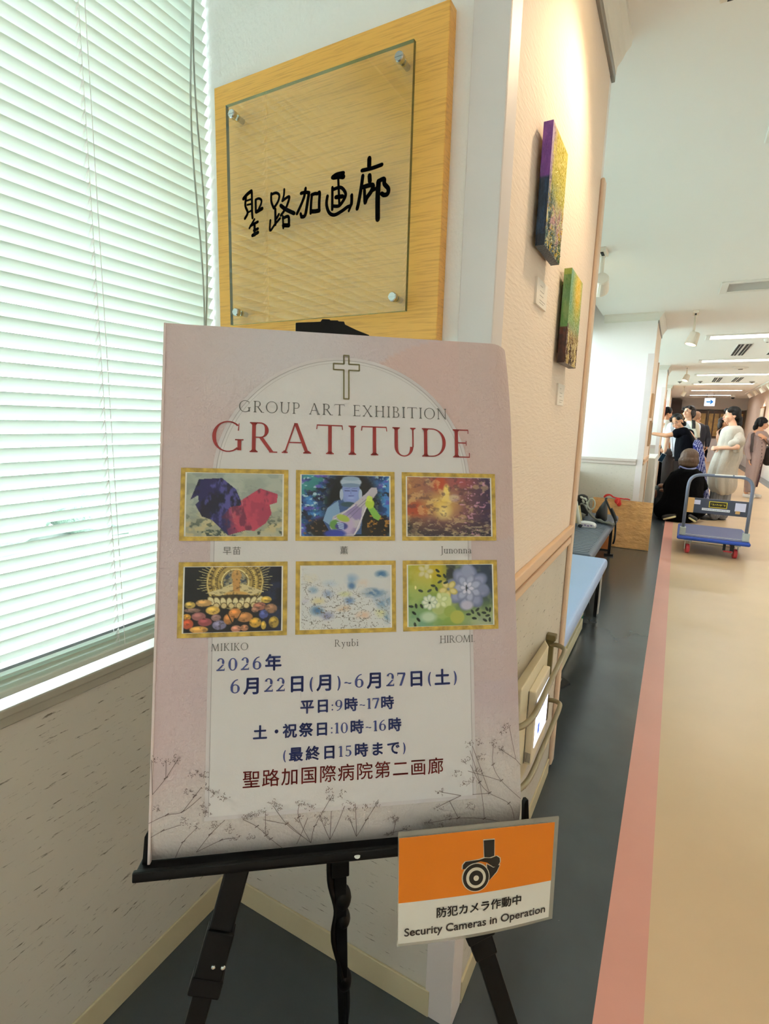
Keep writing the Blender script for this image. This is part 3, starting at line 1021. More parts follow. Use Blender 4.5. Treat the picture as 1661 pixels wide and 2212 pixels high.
def art_lotus(nu, nv):
    p = Paint(nu, nv, (100, 1240, 1265, 2035), '#06070b')
    p.put(np.clip((p.X - 900) / 200, 0, 1) * (.5 + .5 * p.noise(7, 41)), '#1a2340')
    for k in range(46):
        a = -PI * .08 + PI * 1.16 * k / 45
        p.line(700 + 330 * math.cos(a), 1430 - 330 * math.sin(a), 700 + (405 + 25 * (k % 3)) * math.cos(a), 1430 - (405 + 25 * (k % 3)) * math.sin(a), 7, '#c9bd86')
    m = np.hypot(p.X - 700, p.Y - 1430)
    p.put((m < 345) * (p.Y < 1600), '#a98f4e')
    for r, w, c in ((330, 8, '#d8c98c'), (285, 10, '#6d5a2c'), (250, 26, '#cdb163'), (215, 8, '#4a3b1c'), (160, 16, '#e0d196'), (150, 5, '#3f3419')): p.ring(700, 1430, r, w, c)
    p.put((m < 140), '#8f8a72').put((m < 140) * p.noise(30, 42, .5, .54), '#3b4550')
    an = np.arctan2(p.Y - 1430, p.X - 700)
    p.put((np.abs(m - 305) < 16) * (np.sin(an * 44) > .3), '#4d3f1e').put((np.abs(m - 232) < 12) * (np.sin(an * 60) > .2), '#4d3f1e')
    p.ell(715, 1350, 62, 72, '#b68c50', .2).ell(715, 1300, 34, 26, '#c79a58', .3).poly([(670, 1400), (760, 1400), (780, 1560), (660, 1560)], '#ba8a4c')
    p.poly([(670, 1440), (520, 1510), (350, 1560), (520, 1590), (680, 1560)], '#c9b98a').poly([(760, 1440), (900, 1490), (1060, 1550), (900, 1590), (760, 1560)], '#c9b98a').ell(715, 1575, 140, 34, '#c49b58', .3)
    p.ell(700, 1665, 330, 85, '#3a3019', .15)
    for k in range(9):
        x = 420 + k * 72
        p.ell(x, 1650 + 26 * math.cos((k - 4) * .35), 40, 66, '#57431f', .1, (k - 4) * 9).ell(x, 1652 + 26 * math.cos((k - 4) * .35), 32, 56, '#d9cda0', .25, (k - 4) * 9)
    for k in range(6): p.ell(480 + k * 90, 1715, 40, 40, '#57431f', .1).ell(480 + k * 90, 1716, 32, 32, '#cdb987', .3)
    for x, y, rx, ry, c in ((170, 1700, 65, 42, '#b59a4e'), (330, 1680, 95, 45, '#b58e58'), (200, 1765, 100, 26, '#7d6156'), (440, 1770, 85, 52, '#caa24e'), (135, 1845, 50, 38, '#c08a2f'), (275, 1840, 85, 52, '#8d5a58'), (150, 1930, 65, 62, '#a8492a'),
                            (350, 1910, 85, 50, '#8b4448'), (480, 1860, 60, 42, '#8a6a66'), (520, 1950, 85, 58, '#77728f'), (280, 2000, 110, 42, '#c8934a'), (630, 1880, 62, 66, '#a9703c'), (705, 1810, 78, 60, '#b9783f'), (820, 1860, 100, 62, '#a87444'),
                            (1000, 1730, 80, 50, '#9a6350'), (1140, 1760, 75, 60, '#8f6a50'), (1080, 1650, 65, 42, '#c2a24c'), (1050, 1830, 55, 55, '#4c5590'), (945, 1770, 45, 36, '#9a6f5a'), (950, 1930, 72, 62, '#b98f36'), (1175, 1930, 62, 72, '#a08438'),
                            (1050, 1965, 32, 52, '#b89a44'), (720, 2000, 62, 42, '#b47c68'), (820, 1990, 50, 38, '#b07a5c')):
        p.ell(x, y, rx, ry, c, .18).ell(x - rx * .2, y - ry * .3, rx * .5, ry * .4, tuple(min(1, v * 1.35) for v in Paint.c(c)), .9)
    p.line(610, 1800, 690, 1960, 12, '#241a10').line(690, 1960, 800, 1770, 12, '#241a10')
    p.put(p.noise(30, 43, .6, .68) * .35, '#120d08')
    return p
def art_clouds(nu, nv):
    p = Paint(nu, nv, (160, 1225, 1235, 1985), '#d3d4d6')
    d = np.clip((p.Y - 1380 + (700 - p.X) * .28) / 300, 0, 1)
    for cx, cy, rx, ry, c, s in ((260, 1370, 110, 80, '#d8cdb0', 1), (300, 1515, 75, 55, '#7f9ab8', .8), (500, 1440, 120, 60, '#b9c6d6', 1), (760, 1390, 110, 90, '#8ba6c6', .9), (760, 1470, 65, 60, '#4f74a2', .7), (1130, 1330, 105, 60, '#3f6a94', .7), (900, 1440, 130, 70, '#d6c8c0', 1),
                             (1010, 1560, 170, 75, '#2f5a8c', .8), (480, 1560, 90, 70, '#8e9ec0', .8), (730, 1650, 90, 60, '#6a86b4', .8), (350, 1760, 110, 80, '#456d98', .8), (360, 1650, 110, 60, '#d6cb9a', 1), (680, 1570, 110, 45, '#c8cc9a', 1), (1150, 1650, 150, 150, '#5f86ae', .9),
                             (470, 1830, 110, 70, '#7a80ac', .9), (650, 1740, 120, 55, '#cfa982', 1), (900, 1830, 120, 70, '#d9b49c', 1), (1120, 1800, 100, 90, '#cfcf9c', 1), (1190, 1850, 60, 110, '#4f7aa0', .9), (200, 1640, 70, 60, '#c3bfd2', 1)):
        p.put(np.clip((1 - np.hypot((p.X - cx) / rx, (p.Y - cy) / ry)) / s, 0, 1) * (.35 + .65 * p.noise(9, int(cx + cy), .4, .55)), c)
    rid = np.abs(vnoise(p.U, p.V, 10, 52, 3) - .5)
    p.put((rid < .012) * d * .9, '#57504a').put((np.abs(vnoise(p.U, p.V, 16, 53, 3) - .5) < .014) * d * d, '#6a625c')
    return p
def art_flowers(nu, nv):
    p = Paint(nu, nv, (165, 1215, 1180, 1950), '#7f9a4a')
    p.put(np.clip(1.2 - np.hypot((p.X - 420) / 420, (p.Y - 1280) / 260), 0, 1), '#b5a024').put(np.clip((p.X - 560) / 260, 0, 1) * np.clip((1850 - p.Y) / 300, 0, 1), '#2b3a4e').put(np.clip((p.Y - 1600) / 300, 0, 1) * np.clip((600 - p.X) / 300, 0, .9), '#6f9a84')
    p.put(np.clip((p.X - 700) / 300, 0, 1) * np.clip((p.Y - 1700) / 200, 0, 1), '#8c9a86').put(p.noise(5, 61) * .3, '#d0cf8a').put((p.X > 620) * p.noise(6, 62, .5, .62) * np.clip((1650 - p.Y) / 300, 0, 1) * .8, '#141c2c')
    def flower(cx, cy, r, n, c1, c2, ph=0, k=.55):
        for i in range(n):
            a = ph + 2 * PI * i / n
            p.ell(cx + r * .62 * math.cos(a), cy + r * .62 * math.sin(a), r * .46, r * k * .62, c2, .25, math.degrees(a)).ell(cx + r * .60 * math.cos(a), cy + r * .60 * math.sin(a), r * .40, r * k * .5, c1, .8, math.degrees(a))
    flower(370, 1290, 90, 5, '#cfc9a0', '#b5a860'); flower(880, 1500, 250, 8, '#8f96b8', '#545d7c', .2); flower(880, 1500, 165, 7, '#a7acc8', '#5d6788', .5); flower(870, 1500, 85, 6, '#cfcfe0', '#6d769a', .1)
    p.ell(870, 1290, 75, 90, '#8f96b4', .6).ell(865, 1710, 75, 55, '#b9b5cc', .5).ell(1070, 1510, 60, 55, '#7f88aa', .5).ell(860, 1500, 8, 40, '#20242c', .3)
    flower(640, 1510, 110, 5, '#d6c888', '#a08c34', .4); p.ell(580, 1660, 100, 110, '#c2cc8c', .2).ell(520, 1740, 80, 75, '#a7b472', .2).ell(660, 1780, 75, 70, '#8fa04c', .2).ell(745, 1850, 85, 82, '#a7a94e', .2)
    flower(540, 1650, 95, 5, '#d8deb4', '#9fb06a', .8); flower(415, 1665, 88, 8, '#dfe4d2', '#8aa08a'); p.ell(415, 1670, 13, 13, '#22301e', .3).ell(400, 1840, 90, 60, '#b9ccb0', .7)
    for x, y, r in ((515, 1285, 40), (530, 1345, 20), (600, 1350, 60), (460, 1465, 10), (415, 1525, -30), (500, 1505, 70), (310, 1525, 20), (255, 1705, 80), (195, 1710, 10), (230, 1790, 40), (320, 1710, 60), (280, 1870, 50), (240, 1930, 80), (930, 1790, 60), (990, 1765, -40), (1005, 1820, 50), (880, 1820, 0), (1105, 1760, 60), (1145, 1770, 100),
                (1070, 1805, 10), (1115, 1840, -10), (950, 1870, 10), (1080, 1895, 30), (1140, 1890, 90), (540, 1420, -30), (610, 1430, -20)):
        p.ell(x, y, 30, 15, '#1d2a1c' if x < 700 else '#232c26', .25, r)
    for x, y in ((430, 1355), (250, 1485)): p.ell(x, y, 12, 22, '#e6dfa0', .4)
    return p

# ------------------------------------------------------------------ the wooden gallery plate on the pillar face
m_oak = wood('oak_veneer', '#e0a84e', '#cc9643', (16, 60, 380), rough=0.42)
t = thing('gallery_sign', 'oak board with a clear glass plate lettered in black brush strokes behind the easel', 'wall sign', (-.666, YB, 1.495))
b = MB()
b.box((-.933, .905, 1.495), (-.399, YB, 2.027))
b.build('backboard', m_oak, t, bevel=.0015)
GY0, GY1 = .880, .888
m_plate = pane('glass_plate', (.97, .985, .90), 0.13, 1.0)
m_edge = mat('glass_edge_green', '#0a3a26', rough=0.08, spec=.8, coat=.5)
g = MB()
g.add([(-.876, GY0, 1.543), (-.451, GY0, 1.543), (-.451, GY0, 1.970), (-.876, GY0, 1.970)], [(0, 1, 2, 3)])
g.cur = 1
g.add([(-.451, GY0, 1.543), (-.451, GY1, 1.543), (-.451, GY1, 1.970), (-.451, GY0, 1.970)], [(0, 1, 2, 3)])
g.add([(-.876, GY0, 1.543), (-.876, GY0, 1.970), (-.876, GY1, 1.970), (-.876, GY1, 1.543)], [(0, 1, 2, 3)])
g.cur = 2
g.add([(-.876, GY0, 1.970), (-.451, GY0, 1.970), (-.451, GY1, 1.970), (-.876, GY1, 1.970)], [(0, 1, 2, 3)])
g.add([(-.876, GY0, 1.543), (-.876, GY1, 1.543), (-.451, GY1, 1.543), (-.451, GY0, 1.543)], [(0, 1, 2, 3)])
gp = g.build('glass_plate', [m_plate, m_edge, mat('glass_edge_pale', '#8fa37e', rough=0.1)], t)
gp['label'] = 'clear greenish glass plate'
m_chrome = mat('chrome', '#c9cdd0', rough=0.16, metal=1.0)
for x in (-.853, -.474):
    for z in (1.567, 1.946):
        s = MB()
        C_ = lambda y, r: [(x + r * math.cos(k * PI / 12), y, z + r * math.sin(k * PI / 12)) for k in range(24)]
        s.loft([C_(.905, .0055), C_(.888, .0055)])
        s.loft([C_(.8795, .0082), C_(.872, .0082), C_(.870, .0070), C_(.870, .001)])
        s.box((x - .007, .8694, z - .0009), (x + .007, .8702, z + .0009))
        s.build('standoff_bolt', m_chrome, t)
STROKES = [(5.1, [(-832, 1788), (-821, 1795), (-810, 1799)]), (3.9, [(-825, 1789), (-827, 1774), (-821, 1760), (-829, 1750)]), (3.9, [(-809, 1797), (-809, 1771), (-809, 1758), (-808, 1748)]), (2.5, [(-824, 1783), (-811, 1784)]), (2.5, [(-822, 1775), (-811, 1775)]), (2.5, [(-821, 1760), (-810, 1763)]), (3.9, [(-799, 1781), (-799, 1758)]), (3.3, [(-799, 1781), (-791, 1782), (-784, 1778), (-785, 1771), (-791, 1763)]), (5.1, [(-798, 1758), (-782, 1762)]), (3.1, [(-803, 1745), (-817, 1730)]), (3.8, [(-814, 1734), (-794, 1739)]), (4.4, [(-803, 1737), (-803, 1715)]), (4.0, [(-805, 1724), (-794, 1726)]), (5.0, [(-809, 1715), (-794, 1719)]), (3.6, [(-758, 1786), (-758, 1771), (-752, 1758)]), (3.6, [(-758, 1784), (-746, 1785), (-738, 1780), (-739, 1772), (-744, 1765), (-752, 1758)]), (4.0, [(-748, 1756), (-748, 1727)]), (3.5, [(-745, 1738), (-739, 1745)]), (3.3, [(-761, 1737), (-762, 1718), (-749, 1728), (-736, 1737)]), (3.2, [(-725, 1788), (-726, 1778), (-730, 1768)]), (3.8, [(-730, 1768), (-715, 1773), (-713, 1769), (-721, 1754), (-734, 1742)]), (5.5, [(-734, 1760), (-721, 1751), (-701, 1741)]), (3.2, [(-729, 1740), (-728, 1718)]), (4.2, [(-729, 1736), (-715, 1737), (-714, 1720)]), (5.7, [(-728, 1723), (-714, 1721)]), (4.5, [(-684, 1774), (-674, 1774), (-665, 1772)]), (4.2, [(-673, 1781), (-676, 1768), (-683, 1755), (-694, 1739)]), (4.8, [(-665, 1772), (-668, 1758), (-674, 1734), (-683, 1732)]), (4.1, [(-683, 1732), (-685, 1738)]), (4.0, [(-658, 1768), (-660, 1752), (-661, 1735)]), (4.4, [(-659, 1767), (-651, 1768), (-645, 1767), (-640, 1768), (-641, 1751), (-641, 1736)]), (5.5, [(-659, 1738), (-650, 1737), (-641, 1737)]), (5.4, [(-611, 1789), (-602, 1792), (-587, 1792)]), (6.7, [(-609, 1789), (-595, 1788), (-587, 1786)]), (3.4, [(-598, 1783), (-597, 1769), (-595, 1738)]), (3.9, [(-611, 1772), (-611, 1734)]), (4.3, [(-611, 1768), (-593, 1769), (-583, 1760), (-582, 1752), (-590, 1742), (-597, 1738), (-610, 1740)]), (5.4, [(-603, 1754), (-588, 1753)]), (4.5, [(-622, 1759), (-624, 1745), (-618, 1730), (-606, 1724), (-590, 1728), (-578, 1733), (-569, 1736), (-568, 1752)]), (3.2, [(-568, 1737), (-574, 1726)]), (6.2, [(-532, 1806), (-532, 1793)]), (4.8, [(-547, 1789), (-526, 1789), (-506, 1791)]), (5.0, [(-545, 1780), (-548, 1761), (-553, 1737), (-556, 1727)]), (6.0, [(-531, 1778), (-530, 1768)]), (5.6, [(-544, 1761), (-530, 1762), (-523, 1760), (-527, 1751), (-536, 1742), (-539, 1735)]), (4.3, [(-541, 1756), (-540, 1737)]), (4.1, [(-525, 1752), (-515, 1755)]), (7.0, [(-512, 1765), (-513, 1739), (-512, 1703)]), (5.5, [(-510, 1766), (-501, 1767), (-500, 1759), (-492, 1750), (-493, 1742), (-500, 1741), (-505, 1744)])]
k_ = MB()
for i, (w, pts) in enumerate(STROKES):
    ribbon(k_, spline2(pts, 5), w * 1.32 + .6, lambda a, b_, off: (a / 1000, GY0 - .0004 - i * 1e-6, b_ / 1000), taper=False)
k_.build('brush_lettering', mat('brush_ink', '#020203', rough=0.9, spec=.05), t)

# ------------------------------------------------------------------ poster on its easel
PO = Vector((-0.52994195, 0.42964647, 1.45244714))
PU = Vector((0.78637888, 0.61767102, -0.00952662)).normalized()
PV = Vector((0.15257561, -0.20875856, -0.965992)).normalized()
PN = PV.cross(PU).normalized()
PW, PH = 420.0, 593.2
def bend(u, v):
    z = 0.0
    if v > 556:
        z -= .010 * ((v - 556) / 37) ** 2
    if u > 392:
        z -= .006 * ((u - 392) / 28) ** 2 * (1 if v > 120 else 1 + 2.2 * ((120 - max(v, 0)) / 120) ** 2)
    return z
def P(u, v, off=0.0):
    return PO + PU * (u / 1000) + PV * (v / 1000) + PN * (off + bend(u, v))

ps = thing('exhibition_poster', 'large pink printed exhibition poster with six framed pictures, standing on the black easel', 'poster', P(210, 593, 0))
m_paper_p = mat('poster_paper', '#ffffff', rough=0.62, attr=True, bump=((260, 260, 260), 0.55, 0.0022))
us = np.concatenate([np.linspace(0, 392, 110), np.linspace(396, 420, 12)])
vs_ = np.concatenate([np.linspace(0, 550, 150), np.linspace(554, PH, 18)])
UU, VV = np.meshgrid(us, vs_)
pp = Paint(len(us), len(vs_), base='#d9c9c8')
pp.X, pp.Y, pp.U, pp.V = UU, VV, UU / 420, VV / 593
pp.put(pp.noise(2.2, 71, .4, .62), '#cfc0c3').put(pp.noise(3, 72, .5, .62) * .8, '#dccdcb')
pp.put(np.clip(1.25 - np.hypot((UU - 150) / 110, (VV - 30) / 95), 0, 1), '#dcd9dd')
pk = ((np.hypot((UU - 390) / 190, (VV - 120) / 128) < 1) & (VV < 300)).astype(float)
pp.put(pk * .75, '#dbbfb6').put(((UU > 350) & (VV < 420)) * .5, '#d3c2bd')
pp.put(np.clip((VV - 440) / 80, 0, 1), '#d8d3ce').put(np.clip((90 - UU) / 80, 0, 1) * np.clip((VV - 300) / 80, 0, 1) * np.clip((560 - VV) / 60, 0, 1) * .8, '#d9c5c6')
q = MB()
q.grid(lambda u, v: P(u, v), us, vs_)
q.build('poster_sheet', m_paper_p, ps, smooth=True, paint=pp.lin() * np.array([.84, .80, .81]))
q = MB()                                                      # foam board behind the paper
def Pb(u, v, off):
    return PO + PU * (u / 1000) + PV * (v / 1000) + PN * off
q.box((0, 0, 0), (1, 1, 1))
q.v = [tuple(Pb(2 if x == 0 else 396, 1 if y == 0 else 555, -.0055 if z == 0 else -.0006)) for x, y, z in q.v]
q.build('foam_board', mat('foam_board', '#cbbcc2', rough=0.7), ps)
q = MB()
q.box((0, 0, 0), (1, 1, 1))
q.v = [tuple(Pb(-1.2 if x == 0 else 1.6, 0 if y == 0 else 592, -.0055 if z == 0 else .0012)) for x, y, z in q.v]
q.build('edge_fold', mat('paper_edge', '#d9c8c6', rough=0.7), ps, bevel=.0005)

# arch-topped white panel with its double outline
m_panel = mat('poster_panel', '#d8d4d5', rough=0.6, bump=((420, 420, 420), 0.2, 0.0008))
m_band = mat('poster_band', '#dfd6d6', rough=0.6)
def arch_outline(inset, n=40):
    x0, x1, yb, r = 55.5 + inset, 362 - inset, 553 - inset, (362 - 55.5) / 2 - inset
    cx, cyy = 208.75, 29 + (362 - 55.5) / 2
    top = [(cx + r * math.cos(PI - PI * k / n), cyy - r * math.sin(PI - PI * k / n)) for k in range(n + 1)]
    side = [cyy + (yb - cyy) * k / 10 for k in range(1, 11)]
    return [(x0, y) for y in side[::-1]] + top + [(x1, y) for y in side]
def fill(out, off, m, name):
    mb = MB()
    n = len(out) // 2
    for i in range(n - 0):
        a, b_ = out[i], out[len(out) - 1 - i]
        mb.v += [tuple(P(*a, off)), tuple(P((a[0] + b_[0]) / 2, (a[1] + b_[1]) / 2, off)), tuple(P(*b_, off))]
    for i in range(n - 1):
        for k in range(2):
            mb.f.append((i * 3 + k, (i + 1) * 3 + k, (i + 1) * 3 + k + 1, i * 3 + k + 1)); mb.mi.append(0)
    return mb.build(name, m, ps)
fill(arch_outline(0), .0003, mat('poster_band_pale', '#cfc8ca', rough=.6), 'arch_band')
fill(arch_outline(4.2), .0006, m_panel, 'arch_panel')
ln = MB()
ribbon(ln, arch_outline(4.2), .7, P, off=.0009, caps=False)
ribbon(ln, arch_outline(7.5)[10:52], .35, P, off=.0009, caps=False)
ln.build('arch_outline', mat('outline_grey', '#a9a3a4', rough=.6), ps)

m_ink_grey = mat('ink_grey', '#64625f', rough=0.6)
m_ink_olive = mat('ink_olive', '#6f6641', rough=0.6)
m_ink_red = mat('ink_red', '#8f2a28', rough=0.6)
m_ink_blue = mat('ink_blue', '#38427c', rough=0.6)
x_ = MB()
cross = [(205.9, 26.9), (211.9, 26.9), (211.9, 37.5), (224.6, 37.5), (224.6, 45.0), (211.9, 45.0), (211.9, 80.5), (205.9, 80.5), (205.9, 45.0), (193.5, 45.0), (193.5, 37.5), (205.9, 37.5)]
for i in range(12):
    ribbon(x_, [cross[i], cross[(i + 1) % 12]], 1.7, P, off=.0012)
x_.build('cross_emblem', m_ink_olive, ps)
x_ = MB()
layout(x_, 'GROUP ART EXHIBITION', 84.2, 333.4, 101.2, 13.6, P, T=.105, t=.048, off=.0012)
x_.build('heading_lettering', m_ink_grey, ps)
x_ = MB()
layout(x_, 'GRATITUDE', 55, 363.5, 148.3, 35.3, P, T=.12, t=.04, off=.0012)
x_.build('title_lettering', m_ink_red, ps)
x_ = MB()
B_ = dict(T=.115, t=.045, bold=.028, off=.0012)
layout(x_, '2026年', 65, 136, 394.6, 14.5, P, kanji=1.30, **B_)
layout(x_, '6月22日(月)~6月27日(土)', 80.3, 341, 419.6, 15.6, P, kanji=1.27, **B_)
layout(x_, '平日:9時~17時', 156.5, 264.5, 444, 12.4, P, kanji=1.30, **B_)
layout(x_, '土・祝祭日:10時~16時', 105, 273, 469.3, 12.4, P, kanji=1.30, **B_)
layout(x_, '(最終日15時まで)', 137.7, 278, 495.2, 12.4, P, kanji=1.30, **B_)
x_.build('date_lettering', m_ink_blue, ps)
x_ = MB()
layout(x_, '聖路加国際病院第二画廊', 94.5, 323, 520, 15.4, P, kanji=1.28, bold=.006, off=.0012)
x_.build('venue_lettering', m_ink_red, ps)
N_ = dict(T=.11, t=.055, off=.0012)
for tx, u0, u1, v, hh, ex in (('早苗', 69, 89.5, 265.6, 8, 1.25), ('薫', 201.3, 211.5, 265.6, 8, 1.25), ('Junonna', 323, 361.6, 266.2, 8.6, 1), ('MIKIKO', 58.8, 98.7, 372.8, 8.0, 1), ('Ryubi', 195.3, 223, 372.4, 7.8, 1), ('HIROMI.', 320.4, 363.6, 372.3, 8.4, 1)):
    x_ = MB()
    layout(x_, tx, u0, u1, v, hh, P, kanji=ex, **N_)
    x_.build('name_lettering', m_ink_grey, ps)

m_gold = mat('gold_frame_print', '#b3943f', rough=0.5, mottle=((120, 120, 120), .4))
m_mount = mat('mount_white', '#ecebe6', rough=0.6)
m_print = mat('print_ink', '#ffffff', rough=0.5, attr=True)
cells = [(22, 141.2, 168.2, 250.7, art_wings, 'print of a blue and a crimson angular wing shape'), (150, 267, 168, 250.7, art_lute, 'print of a blue figure holding a lute'), (275.8, 394, 168, 250.7, art_dawn, 'print of a golden glow over dark water'),
         (22.4, 141.3, 274.5, 357.7, art_lotus, 'print of a haloed lotus above coloured stones'), (150.6, 267.6, 274.4, 357.6, art_clouds, 'print of blue and yellow watercolour clouds with pen lines'), (276, 393.9, 274.4, 357.6, art_flowers, 'print of pale flowers on yellow green and slate blue')]
for u0, u1, v0, v1, fn, lab in cells:
    f = MB()
    for a, b_, c_, d_ in ((u0, u1, v0, v0 + 4.9), (u0, u1, v1 - 4.9, v1), (u0, u0 + 4.9, v0 + 4.9, v1 - 4.9), (u1 - 4.9, u1, v0 + 4.9, v1 - 4.9)):
        f.add([P(a, c_, .0012), P(b_, c_, .0012), P(b_, d_, .0012), P(a, d_, .0012)], [(0, 1, 2, 3)])
    fo = f.build('framed_print', m_gold, ps)
    fo['label'] = lab
    w = MB()
    w.add([P(u0 + 4, v0 + 4, .0009), P(u1 - 4, v0 + 4, .0009), P(u1 - 4, v1 - 4, .0009), P(u0 + 4, v1 - 4, .0009)], [(0, 1, 2, 3)])
    w.build('mount', m_mount, fo, loc=WL[fo.name])
    nu, nv = 170, 118
    pa = fn(nu, nv)
    g = MB()
    i = 6.6
    g.grid(lambda u, v: P(u, v, .0012), np.linspace(u0 + i, u1 - i, nu), np.linspace(v0 + i - 1, v1 - i + 1.2, nv))
    g.build('picture', m_print, fo, loc=WL[fo.name], paint=pa.lin())

STEMS = [[(-1, 566), (13, 559), (32, 554)], [(-2, 550), (17, 543), (33, 541), (52, 527)], [(33, 541), (45, 526), (52, 517)], [(2, 521), (15, 505), (27, 486)], [(15, 505), (15, 488)], [(2, 521), (0, 485)], [(25, 592), (34, 573), (49, 558)], [(47, 587), (62, 567), (77, 553)], [(47, 587), (73, 575), (88, 574)], [(96, 554), (111, 563), (126, 579), (139, 593)], [(120, 550), (121, 574), (126, 579)], [(128, 542), (143, 563), (161, 580)], [(143, 563), (118, 556)], [(154, 589), (166, 558)], [(170, 589), (156, 557), (157, 542)], [(170, 589), (174, 568), (194, 535)], [(170, 589), (143, 561)], [(191, 587), (180, 559)], [(191, 587), (207, 549)], [(191, 587), (192, 553)], [(221, 586), (213, 564)], [(221, 586), (232, 566), (243, 550)], [(221, 586), (219, 547)], [(263, 589), (266, 566)], [(259, 586), (279, 582)], [(411, 583), (402, 562), (378, 548), (366, 535), (355, 514)], [(378, 548), (357, 548)], [(378, 548), (358, 493)], [(419, 560), (393, 535), (383, 516), (384, 492)], [(393, 535), (352, 521)], [(392, 584), (372, 578), (340, 574), (304, 577)], [(372, 578), (366, 535), (355, 498)], [(340, 574), (329, 553)], [(343, 548), (318, 542)], [(343, 548), (316, 558)], [(413, 513), (390, 497)], [(413, 513), (405, 474)], [(413, 513), (420, 521)]]
TUFTS = [(3, 485), (15, 487), (27, 486), (44, 502), (54, 505), (40, 521), (57, 518), (66, 525), (76, 529), (55, 537), (57, 544), (36, 552), (46, 557), (67, 557), (82, 563), (88, 574), (7, 536), (99, 552), (106, 550), (118, 549), (128, 540), (133, 544), (120, 567), (104, 574), (157, 542), (156, 559), (169, 546), (180, 557), (189, 530), (192, 538), (204, 536), (210, 549), (217, 550), (184, 564), (213, 564), (231, 551), (243, 549), (263, 566), (266, 569), (258, 586), (279, 582), (353, 490), (367, 489), (384, 492), (393, 500), (349, 509), (369, 507), (338, 524), (346, 535), (366, 522), (357, 532), (403, 473), (396, 479), (318, 542), (316, 558), (354, 561), (304, 577), (329, 571), (320, 583)]
fo = MB()
for s in STEMS:
    pts = [(max(-1, min(420, a)), min(PH, b_)) for a, b_ in s]
    ribbon(fo, spline2(pts, 6), .55, P, off=.0014, caps=False)
    for a, b_ in pts[1:-1]:
        ribbon(fo, [(a - 1.5, b_ + .6), (a + 1.8, b_ - 1.4)], 1.1, P, off=.0014)
rf = random.Random(3)
for a, b_ in TUFTS:
    for k in range(13):
        an, rr = rf.uniform(0, 2 * PI), rf.uniform(.8, 6.2)
        x, y = a + rr * math.cos(an), b_ + rr * math.sin(an) * .8
        if not (0 < x < 420 and y < PH): continue
        kind = rf.random()
        if kind < .5:
            th = rf.uniform(0, 2 * PI)
            ribbon(fo, [(x + 1.1 * math.cos(th + j * .55), y + 1.1 * math.sin(th + j * .55)) for j in range(7)], .42, P, off=.0014, caps=False)
        else:
            ribbon(fo, [(x, y), (x + rf.uniform(-1.6, 1.6), y + rf.uniform(-1.6, 1.6))], .6, P, off=.0014, caps=False)
fo.build('floral_line_art', mat('ink_brown', '#6a5a56', rough=.6), ps)

# the easel
es = thing('easel', 'black folding display easel holding the pink poster', 'easel', (-.33, .55, 0))
m_easel = mat('easel_black', '#020202', rough=0.5, spec=.2)
def bar(name, p0, p1, w0, w1, d=.016, ref=PN, parent=es, m=m_easel, bevel=.002):
    """flat rectangular bar between two points, w across the poster, d deep"""
    p0, p1 = Vector(p0), Vector(p1)
    t_ = (p1 - p0).normalized()
    n_ = (ref - t_ * ref.dot(t_)).normalized()
    s_ = t_.cross(n_).normalized()
    mb = MB()
    ring = lambda p, w: [p + s_ * w / 2 + n_ * d / 2, p - s_ * w / 2 + n_ * d / 2, p - s_ * w / 2 - n_ * d / 2, p + s_ * w / 2 - n_ * d / 2]
    mb.loft([ring(p0, w0), ring(p1, w1)])
    return mb.build(name, m, parent, bevel=bevel)
def PP(u, v, off=0):
    return PO + PU * (u / 1000) + PV * (v / 1000) + PN * off
def down_to_floor(a, b_):
    a, b_ = Vector(a), Vector(b_)
    return a + (b_ - a) * (a.z / (a.z - b_.z))
tr = MB()
tr.box((0, 0, 0), (1, 1, 1))
tr.v = [tuple(PP(-11 if x == 0 else 428, 593.5 if y == 0 else 599.0, -.02 if z == 0 else .020)) for x, y, z in tr.v]
tray = tr.build('tray', m_easel, es, bevel=.002)
tr = MB()
tr.box((0, 0, 0), (1, 1, 1))
tr.v = [tuple(PP(-11 if x == 0 else 428, 588.5 if y == 0 else 599.0, .0135 if z == 0 else .020)) for x, y, z in tr.v]
tr.build('tray_lip', m_easel, es, bevel=.0015)
for u in (-4.5, 425):
    q = MB()
    prof = [(-3.5, 597), (-2.5, 585), (-1.5, 566), (.5, 562), (3.5, 562), (3.5, 597)]
    q.prism([PP(u + a, v, -.012) for a, v in prof], PN * .008)
    q.build('tray_bracket', m_easel, es)
q = MB()                                                       # top clip, behind the sheet
prof = [(148, 30), (148, -13.5), (152, -14.2), (178, -17), (180, -20.5), (189, -20.7), (190, -19.6), (199, -20.2), (200, -19), (207, -19.2), (208, -15.5), (222, -9.5), (238, -4), (238.5, 30)]
q.prism([PP(a, v, -.024) for a, v in prof], PN * .018)
q.build('top_clip', m_easel, es, bevel=.0008)
off = -.026
hubL, hubR = PP(185, 252, off), PP(200, 150, off)
aL, bL = PP(90.5, 612, off), PP(47.5, 771, off)
aR, bR = PP(368, 714, off), PP(403, 824, off)
jL, jL2 = PP(56, 739, off), PP(64.5, 690, off)
fL, fR = down_to_floor(aL, bL), down_to_floor(aR, bR)
lg = bar('leg', PP(130, 466, off), jL, .0262, .0262)
bar('sleeve', PP(73, 678, off + .001), PP(57.5, 735, off + .001), .0305, .0305, .020, parent=lg)
bar('collar', PP(60.5, 724, off + .001), PP(55.5, 742, off + .001), .0345, .0345, .023, parent=lg)
k = MB()
for dv in (0, 1):
    k.ell(PP(66 + dv * 10, 712 + dv * 2, off + .011), (.0028, .0028, .0028), nu=10, nv=6)
k.build('rivet', m_chrome, lg)
bar('lower_leg', jL, fL + Vector((0, 0, .004)), .0215, .0215, .013, parent=lg)
